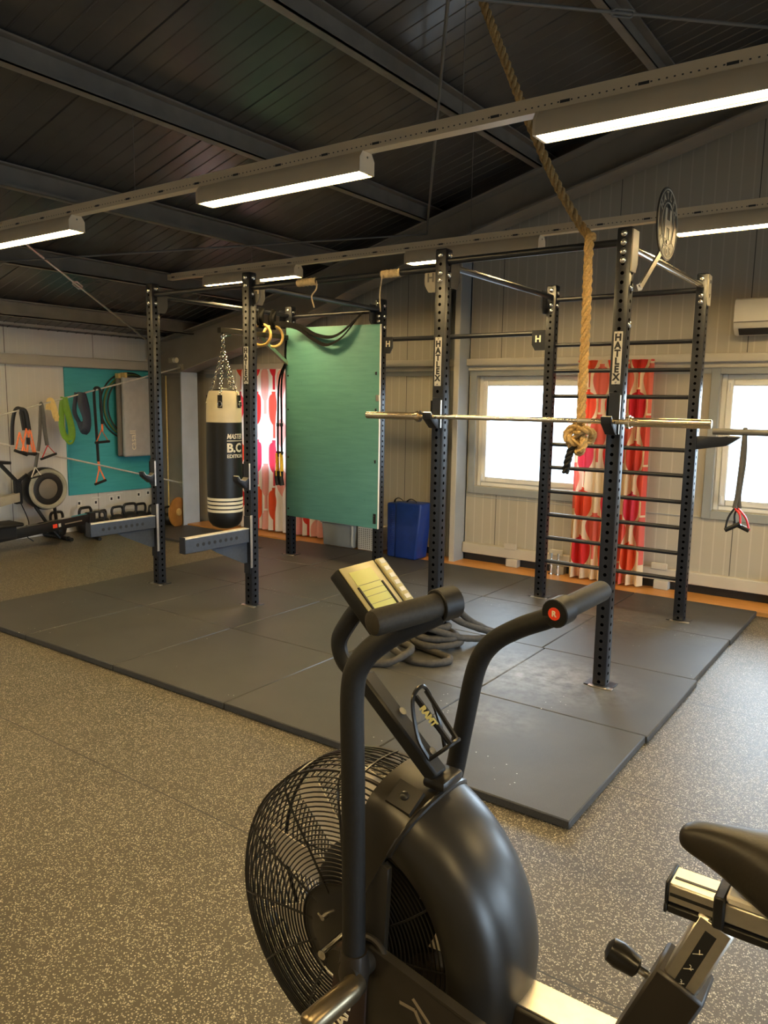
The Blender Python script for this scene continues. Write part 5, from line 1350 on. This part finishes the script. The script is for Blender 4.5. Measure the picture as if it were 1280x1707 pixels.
MB().cyl((.95, YM, .91), (.95, YM, .918), .03, 12).build('saddle_mount', 'black', bk)
# feet
MB().box(.03, .11, YM - .30, YM + .30, 0, .06, .012, 2).build('front_foot', 'frameblack', bk)
MB().box(1.0, 1.08, YM - .28, YM + .28, 0, .06, .012, 2).build('rear_foot', 'frameblack', bk)
MB().bar((.95, YM, .48), (1.04, YM, .05), .07, .07, (0, 1, 0), .004).build('rear_strut', 'frameblack', bk)
MB().prism([(FC.x + .10, FC.z + .02), (FC.x + .02, FC.z + .02), (FC.x - .045, .05), (FC.x + .075, .05)], 'y', YM + .150, YM + .170, .005).build('front_strut', 'framered', bk)

# every lettering becomes a real mesh of its own
bpy.context.view_layer.update()
dg = bpy.context.evaluated_depsgraph_get()
for o in [o for o in sc.objects if o.type == 'FONT']:
    me = bpy.data.meshes.new_from_object(o.evaluated_get(dg)); nm = o.name; pr = o.parent; mw = o.matrix_basis.copy(); m_ = o.data.materials[0]
    bpy.data.objects.remove(o)
    q = bpy.data.objects.new(nm, me); COL.objects.link(q); q.parent = pr; q.matrix_basis = mw
    if not me.materials: me.materials.append(m_)

# ------------------------------------------------------------------ CAMERA, WORLD
cam = bpy.data.cameras.new('camera'); co = bpy.data.objects.new('camera', cam); COL.objects.link(co)
yaw, pitch, roll = math.radians(-35.3522), math.radians(8.1511), math.radians(.90203)
fwv = Vector((math.sin(yaw) * math.cos(pitch), math.cos(yaw) * math.cos(pitch), -math.sin(pitch)))
rt = Vector((math.cos(yaw), -math.sin(yaw), 0)); up = rt.cross(fwv)
r2 = rt * math.cos(roll) + up * math.sin(roll); u2 = up * math.cos(roll) - rt * math.sin(roll)
co.matrix_world = Matrix(((r2.x, u2.x, -fwv.x, 1.02797), (r2.y, u2.y, -fwv.y, -2.76917), (r2.z, u2.z, -fwv.z, 1.68831), (0, 0, 0, 1)))
cam.sensor_fit = 'VERTICAL'; cam.sensor_height = 36; cam.lens = 1274.279 / 1707 * 36
cam.clip_start = .02; cam.clip_end = 200
sc.camera = co
w = bpy.data.worlds.new('world'); sc.world = w; w.use_nodes = True
bg = w.node_tree.nodes['Background']; bg.inputs[0].default_value = (.70, .86, 1.0, 1)
wx = NX(w.node_tree); wv, w0_, w1_, wz = wx.coords('Generated')
# bright overcast sky, darker ground below the horizon
w.node_tree.links.new(wx.m('MULTIPLY', SKY, wx.m('ADD', .18, wx.m('MULTIPLY', .82, wx.m('MINIMUM', wx.m('MAXIMUM', wx.m('ADD', .5, wx.m('MULTIPLY', wz, 12.)), 0), 1)))), bg.inputs[1])
for i, (a, b, c, d) in enumerate(WINS):
    L = bpy.data.lights.new('window_portal', 'AREA'); L.shape = 'RECTANGLE'; L.size = b - a; L.size_y = d - c
    L.cycles.is_portal = True
    o = bpy.data.objects.new('window_portal', L); COL.objects.link(o)
    o.location = ((a + b) / 2, YB + .225, (c + d) / 2); o.rotation_euler = (-PI / 2, 0, 0)
for a, b in EW:
    L = bpy.data.lights.new('window_portal', 'AREA'); L.shape = 'RECTANGLE'; L.size = EZ[1] - EZ[0]; L.size_y = b - a
    L.cycles.is_portal = True
    o = bpy.data.objects.new('window_portal', L); COL.objects.link(o)
    o.location = (XE + .205, (a + b) / 2, sum(EZ) / 2); o.rotation_euler = (0, PI / 2, 0)
for a, b in FWN:
    L = bpy.data.lights.new('window_portal', 'AREA'); L.shape = 'RECTANGLE'; L.size = b - a; L.size_y = FZ[1] - FZ[0]
    L.cycles.is_portal = True
    o = bpy.data.objects.new('window_portal', L); COL.objects.link(o)
    o.location = ((a + b) / 2, YF - .205, sum(FZ) / 2); o.rotation_euler = (PI / 2, 0, 0)
sc.view_settings.view_transform = VT; sc.view_settings.look = 'None'
sc.view_settings.exposure = EXPO; sc.view_settings.gamma = 1.0
